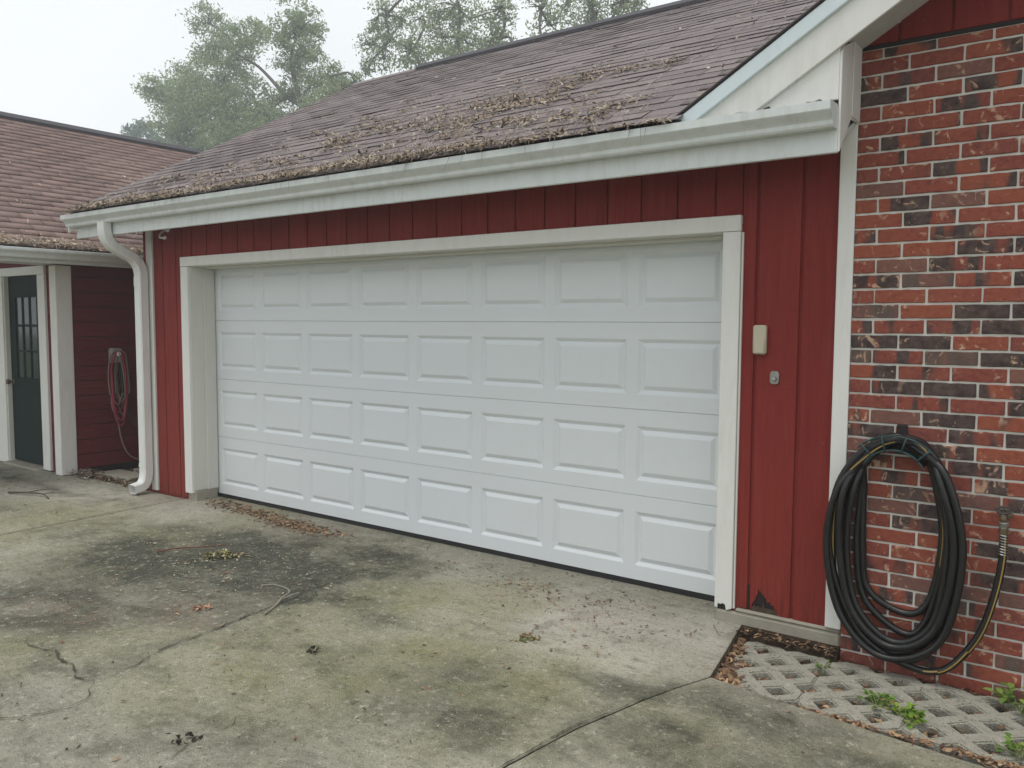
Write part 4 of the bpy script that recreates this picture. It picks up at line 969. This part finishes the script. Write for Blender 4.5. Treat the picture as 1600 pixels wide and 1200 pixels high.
# single bits lying on the driveway
def twig(label, pts, rad, col, branches=()):
    t = thing('twig', pts[0], label, 'twig'); nm = MB()
    P = catmull(pts, 6); n = len(P); nm.tube(P, [rad*(1-.5*i/n) for i in range(n)], 6)
    for b in branches: Q = catmull(b, 4); nm.tube(Q, [rad*.6*(1-.6*i/len(Q)) for i in range(len(Q))], 5)
    k = NT('twig_bark'); m = k.done(k.mix(k.noise(40, 3), col, tuple(c*.6 for c in col)), .85)
    o = nm.build('stem', m, t, 0, 50); return t
z = G+.012
twig('pale grey forked twig lying along the crack', [(2.92, -1.72, z), (2.86, -1.60, z), (2.80, -1.50, z+.01), (2.76, -1.42, z+.012), (2.70, -1.40, z+.02), (2.62, -1.42, z+.03)], .0055, (.34, .32, .26), [[(2.80, -1.50, z), (2.83, -1.44, z+.02), (2.86, -1.42, z+.03)], [(2.62, -1.42, z+.03), (2.58, -1.47, z+.03), (2.60, -1.50, z+.02)]])
twig('thin reddish brown stick on the dark stain', [(1.30, -1.40, z), (1.34, -1.27, z+.004), (1.42, -1.15, z), (1.52, -1.00, z)], .006, (.18, .065, .04))
twig('dead twig on the left slab in front of the white post', [(-1.70, -1.12, z), (-1.5, -1.05, z+.01), (-1.3, -1.0, z+.015), (-1.12, -1.02, z)], .010, (.10, .085, .06), [[(-1.5, -1.05, z+.01), (-1.42, -.93, z+.03), (-1.36, -.82, z+.02)], [(-1.3, -1.0, z+.01), (-1.22, -.92, z+.03)]])
def clump(name, label, cat, cx_, cy_, n, sx, sy, pal, z0=G, hgt=.05):
    L = []
    for i in range(n):
        x, y = R.gauss(0, sx), R.gauss(0, sy); ang = .9; X = x*math.cos(ang)-y*math.sin(ang); Y = x*math.sin(ang)+y*math.cos(ang)
        a = R.uniform(0, 6.28); d = V((math.cos(a), math.sin(a), R.uniform(-.2, .8))); c = R.choice(pal); g_ = R.uniform(.7, 1.2)
        L.append((V((cx_+X, cy_+Y, z0+.006+R.random()*hgt*math.exp(-(x/sx)**2*.4))), d, UPV+V((R.uniform(-1, 1), R.uniform(-1, 1), 0)), R.uniform(.018, .04), R.uniform(.008, .02), R.uniform(-.4, .4), tuple(q*g_ for q in c)))
    return ribbons(name, L, M['litter'], label=label, cat=cat)
clump('lichen_sprig', 'fallen sprig of yellowish green lichen on the dark stain', 'lichen', 1.75, -1.20, 120, .075, .022, [(.30, .27, .13), (.22, .20, .08), (.40, .37, .22), (.10, .09, .04)])
clump('dead_leaf', 'curled pinkish tan dead leaf on the dark stain', 'leaf', 2.55, -1.87, 14, .03, .012, [(.45, .25, .17), (.36, .18, .12)], hgt=.02)
clump('dead_leaf', 'dark wet leaf scrap nearest the bottom of the driveway', 'leaf', 3.82, -2.77, 12, .03, .02, [(.03, .022, .018)], hgt=.02)
clump('dead_leaf', 'small black leaf scrap near the middle of the driveway', 'leaf', 3.54, -1.898, 9, .016, .012, [(.02, .017, .013)], hgt=.02)
clump('moss_tuft', 'small mossy tuft with brown leaf on the pale concrete', 'moss', 4.28, -1.13, 24, .035, .02, [(.10, .12, .035), (.14, .12, .04), (.2, .12, .06)], hgt=.015)

# weeds between the pavers
def weed(label, x, y, n, size, pal):
    t = thing('weed', (x, y, PV-.02), label, 'weed', 'weeds among the pavers')
    st = MB(); vs = []; fs = []; cl = []
    for i in range(n):
        a = R.uniform(0, 6.28); tilt = R.uniform(.3, 1.1); ln = size*R.uniform(.5, 1.); tip = V((x+math.cos(a)*ln*math.sin(tilt), y+math.sin(a)*ln*math.sin(tilt), PV-.02+ln*math.cos(tilt)))
        root = V((x+R.uniform(-.01, .01), y+R.uniform(-.01, .01), PV-.03)); st.tube([root, (root+tip)*.5+V((0, 0, .01)), tip], [.0016, .0013, .001], 5)
        for q in range(R.choice((2, 3, 4))):
            aa = a+R.uniform(-1.6, 1.6); d = V((math.cos(aa), math.sin(aa), R.uniform(-.3, .4))).normalized(); s_ = d.cross(UPV).normalized(); lw = R.uniform(.008, .013)*size/.09; ll = R.uniform(.022, .038)*size/.09
            b0 = tip*(1-.25*q/3)+root*(.25*q/3); b = len(vs); up = UPV*.004
            vs += [tuple(b0), tuple(b0+d*ll*.35+s_*lw+up), tuple(b0+d*ll*.75+s_*lw*.8+up), tuple(b0+d*ll), tuple(b0+d*ll*.75-s_*lw*.8+up), tuple(b0+d*ll*.35-s_*lw+up), tuple(b0+d*ll*.5)]
            fs += [(b, b+1, b+6, b+5), (b+1, b+2, b+3, b+6), (b+6, b+3, b+4, b+5)]
            c = R.choice(pal); g_ = R.uniform(.75, 1.2); cl += [tuple(u_*g_ for u_ in c)]*7
    st.build('stem', M['weedstem'], t, 0, 60); np_mesh('foliage', vs, fs, M['weed'], col=np.array(cl), parent=t)
M['weedstem'] = NT('weed_stem').done((.16, .22, .05), .6)
GP = [(.17, .28, .055), (.24, .34, .08), (.13, .23, .045)]
weed('bright green weed with small oval leaves growing left of the paver seam', 5.885, -.74, 18, .085, GP)
weed('spreading yellowish green weed at the edge of the driveway slab', 6.02, -.80, 24, .085, [(.20, .32, .05), (.26, .34, .06), (.14, .27, .04)])
weed('taller green weed near the brick wall by the right picture edge', 6.40, -.40, 18, .13, GP)
weed('low green weed in the right most paver gap by the slab edge', 6.43, -.86, 16, .09, GP)
weed('tiny green sprout in the paver seam near the white corner board', 5.584, -.47, 6, .055, GP)

# ------------------------------------------------------------------ trees behind the house
def tree(name, label, base, fork, limbs, blobs_, n_per, leaf, pal, seed, trunk_r):
    t = thing(name, base, label, 'tree', 'trees behind the house'); RR = random.Random(seed); nr_ = np.random.default_rng(seed)
    tr = MB(); b = V(base); fk = V(fork); 
    tr.tube(catmull([b, b.lerp(fk, .35)+V((RR.uniform(-.3, .3), 0, 0)), b.lerp(fk, .7)+V((RR.uniform(-.3, .3), 0, 0)), fk], 6), [trunk_r*(1.15-.6*i/18) for i in range(19)], 9)
    for L_ in limbs:
        P = catmull(L_, 5); n = len(P); tr.tube(P, [max(.06, trunk_r*.55*(1-.75*i/n)) for i in range(n)], 7)
    nodes = [V(p) for L_ in limbs for p in L_]+[fk]
    for bl in blobs_:
        c = V(bl[:3]); a = min(nodes, key=lambda q: (q-c).length); mid_ = a.lerp(c, .5)+V((RR.uniform(-.3, .3), RR.uniform(-.3, .3), RR.uniform(-.1, .4)))
        P = catmull([a, mid_, c], 4); tr.tube(P, [.085-.055*i/len(P) for i in range(len(P))], 5)
        for q in range(7):
            d = V((RR.gauss(0, 1), RR.gauss(0, 1), RR.gauss(.2, .8))).normalized()*bl[3]*RR.uniform(.7, 1.05); s0 = P[RR.randrange(len(P)//2, len(P))]
            tr.tube([s0, s0.lerp(c+d, .5)+V((0, 0, RR.uniform(-.1, .15))), c+d], [.035, .025, .014], 4)
    tr.build('trunk', M['bark'], t, 0, 60)
    C, Sz = [], []
    for bl in blobs_:
        rr_ = bl[3]; n_cl = max(8, int(26*(rr_/1.25)**1.6*(bl[4] if len(bl) > 4 else 1.)))
        d = nr_.normal(size=(n_cl, 3)); d /= np.linalg.norm(d, axis=1)[:, None]; cc = np.array(bl[:3])+d*(rr_*1.05*nr_.random((n_cl, 1))**.5)*np.array([1, 1, .85])
        for c in cc:
            m = int(n_per*nr_.uniform(.5, 1.5)); C.append(c+nr_.normal(size=(m, 3))*np.array([.25, .25, .17])*(rr_/1.25)**.4)
    P = np.vstack(C); n = len(P)
    d = nr_.normal(size=(n, 3)); d[:, 2] -= .25; d /= np.linalg.norm(d, axis=1)[:, None]; e = np.cross(d, nr_.normal(size=(n, 3))); e /= np.linalg.norm(e, axis=1)[:, None]
    s = leaf*nr_.uniform(.6, 1.3, (n, 1)); w_ = s*.38
    vs = np.stack([P-d*s, P+e*w_, P+d*s, P-e*w_], 1).reshape(-1, 3); fs = np.arange(n*4).reshape(n, 4)
    pal = np.array(pal); cl = pal[nr_.integers(0, len(pal), n)]*nr_.uniform(.75, 1.25, (n, 1)); cl = np.repeat(cl, 4, 0)
    o = np_mesh('crown', vs, fs, M['leaf'], col=cl, parent=t); o['kind'] = 'stuff'
    return t
PAL = [(.26, .32, .18), (.30, .355, .20), (.21, .27, .16), (.33, .375, .21)]
T1 = [(-41.51, 28.0, 20.89, 1.34), (-40.43, 28.5, 19.41, 1.50), (-41.24, 28.0, 18.62, 1.17), (-36.86, 27.5, 18.84, 1.32), (-38.42, 28.0, 17.92, 1.26), (-37.92, 29.0, 19.85, 0.82), (-32.98, 28.0, 19.32, 1.27), (-32.46, 28.6, 18.84, 1.18), (-33.54, 27.5, 18.20, 0.93), (-32.45, 28.0, 17.58, 1.04), (-33.33, 28.0, 16.82, 1.17), (-31.34, 28.0, 16.83, 0.57), (-43.78, 28.0, 17.84, 1.55), (-47.33, 29.0, 17.14, 1.78, 1.5), (-48.04, 28.0, 17.69, 1.02, 1.5), (-41.24, 27.0, 15.58, 2.07, 2), (-39.93, 28.0, 16.80, 1.60, 1.5), (-45.41, 28.0, 14.93, 1.57, 2), (-45.14, 29.0, 13.80, 1.37, 2), (-38.58, 27.0, 14.01, 1.98, 2.2), (-36.71, 28.0, 15.11, 1.65, 1.5), (-34.21, 27.0, 13.04, 1.65, 2.2), (-36.63, 26.5, 12.13, 1.90, 2.2), (-33.69, 28.5, 15.14, 1.17), (-31.37, 28.0, 15.39, 1.05), (-31.65, 27.5, 13.34, 1.12, 1.5), (-30.00, 28.0, 15.52, 0.95), (-28.95, 28.0, 14.64, 0.86), (-29.16, 27.0, 13.76, 1.15), (-27.92, 28.0, 14.90, 0.54), (-41.47, 28.0, 12.35, 1.38, 2)]
T1b = [(-72.39, 40.0, 20.17, 0.87), (-71.27, 40.5, 20.55, 1.00), (-68.99, 40.0, 19.24, 0.98), (-66.84, 40.0, 18.20, 0.95), (-65.53, 40.5, 17.71, 1.08), (-68.49, 40.0, 18.16, 1.11), (-63.19, 40.0, 17.06, 0.66)]
T2 = [(-25.66, 28.0, 18.30, 0.95), (-26.39, 28.0, 17.45, 0.69), (-26.89, 28.0, 16.70, 0.69), (-25.19, 28.0, 16.71, 0.97), (-24.73, 28.6, 17.78, 0.83), (-23.35, 28.0, 16.03, 0.94), (-25.68, 28.0, 15.64, 0.90), (-26.90, 28.0, 15.51, 0.53), (-22.44, 27.5, 17.15, 1.00), (-21.16, 28.0, 17.18, 1.13), (-20.20, 28.6, 16.85, 1.13), (-21.16, 27.5, 15.79, 1.18), (-19.92, 28.0, 15.38, 1.17), (-18.32, 28.0, 16.28, 0.95), (-17.92, 28.0, 15.30, 0.87), (-19.90, 27.0, 14.35, 1.07), (-22.91, 28.0, 14.82, 0.93), (-18.24, 27.4, 14.30, 0.86), (-16.42, 27.0, 14.30, 0.58), (-20.33, 28.0, 18.40, 1.20), (-22.89, 28.0, 18.83, 1.03), (-24.04, 28.0, 15.50, 0.80), (-17.74, 28.0, 16.76, 0.61)]
T3 = [(-15.51, 28.0, 16.13, 0.65), (-15.30, 28.5, 15.51, 0.79), (-14.91, 27.4, 14.41, 0.57), (-14.10, 28.0, 15.69, 0.90), (-13.41, 28.0, 14.84, 0.82), (-12.92, 28.0, 15.72, 0.88), (-12.88, 28.5, 15.30, 0.70), (-14.26, 28.0, 14.44, 0.63), (-11.78, 28.0, 15.47, 0.68), (-11.14, 28.0, 15.06, 0.55), (-10.37, 28.0, 15.22, 0.43), (-13.60, 28.0, 16.70, 0.90), (-11.95, 28.0, 16.19, 0.81), (-15.70, 28.0, 16.89, 0.53)]
tree('oak_tree', 'broad bushy green oak with a bare limb behind the roofs, tallest at left', (-32.01, 28, -.2), (-32.01, 28.0, 11.1), [[(-32.01, 28.0, 11.1), (-32.24, 28.0, 13.89), (-33.84, 28.0, 15.05), (-36.34, 28.0, 17.16), (-38.54, 28.0, 18.33)], [(-33.84, 28.0, 15.05), (-36.41, 28.0, 14.6), (-39.98, 28.0, 15.4)], [(-32.24, 28.0, 13.89), (-33.33, 28.0, 16.82), (-32.84, 28.0, 18.2)], [(-32.01, 28.0, 11.1), (-31.65, 27.5, 13.34), (-27.92, 28.0, 14.9)]], T1, 44, .118, PAL+[(.26, .31, .14)], 101, .34)
tree('distant_tree', 'small dark green treetop just above the left roof ridge', (-66.84, 40, -.2), (-66.84, 40, 16.20), [[(-66.84, 40, 16.20), (-71.27, 40.5, 20.55)], [(-66.84, 40, 16.20), (-65.53, 40.5, 17.71)]], T1b, 26, .2, [(.09, .14, .08), (.12, .17, .10)], 102, .4)
tree('oak_tree', 'airy grey green oak with thin twisting branches behind the ridge', (-21.91, 28, -.2), (-21.91, 28, 12.59), [[(-21.91, 28, 12.59), (-22.91, 28.0, 14.59), (-23.58, 28.0, 15.75), (-25.1, 28.0, 16.69), (-25.56, 28.0, 17.95)], [(-21.91, 28, 12.59), (-20.54, 28.0, 15.81), (-20.45, 28.0, 17.34)], [(-21.91, 28, 12.59), (-17.92, 28.0, 15.3), (-17.74, 28.0, 16.76)]], T2, 34, .10, PAL, 103, .22)
tree('oak_tree', 'sparse treetop with bare twigs above the roof ridge, right most of the trees', (-12.93, 28, -.2), (-12.93, 28, 12.68), [[(-12.93, 28, 12.68), (-11.93, 28.0, 14.68), (-11.15, 28.0, 15.6)], [(-12.93, 28, 12.68), (-12.75, 28.0, 15.4), (-13.6, 28.0, 16.7)], [(-12.93, 28, 12.68), (-14.91, 27.4, 14.41), (-15.51, 28.0, 16.13)]], T3, 28, .095, PAL, 104, .20)
# ------------------------------------------------------------------ damp air
hz = MB(); hz.box(-116, 96, -96, 116, -1.25, 27)
hzm = bpy.data.materials.new('damp_air'); hzm.use_nodes = True; ht_ = hzm.node_tree; ht_.nodes.clear()
ho = ht_.nodes.new('ShaderNodeOutputMaterial'); hv = ht_.nodes.new('ShaderNodeVolumePrincipled')
hv.inputs['Color'].default_value = (.90, .95, 1.0, 1); hv.inputs['Density'].default_value = .0034; hv.inputs['Anisotropy'].default_value = .2
ht_.links.new(hv.outputs[0], ho.inputs['Volume'])
tag(hz.build('haze', hzm), 'thin pale damp air over the whole yard', kind='stuff')
for o in list(bpy.data.objects):
    if '_w' in o: del o['_w']
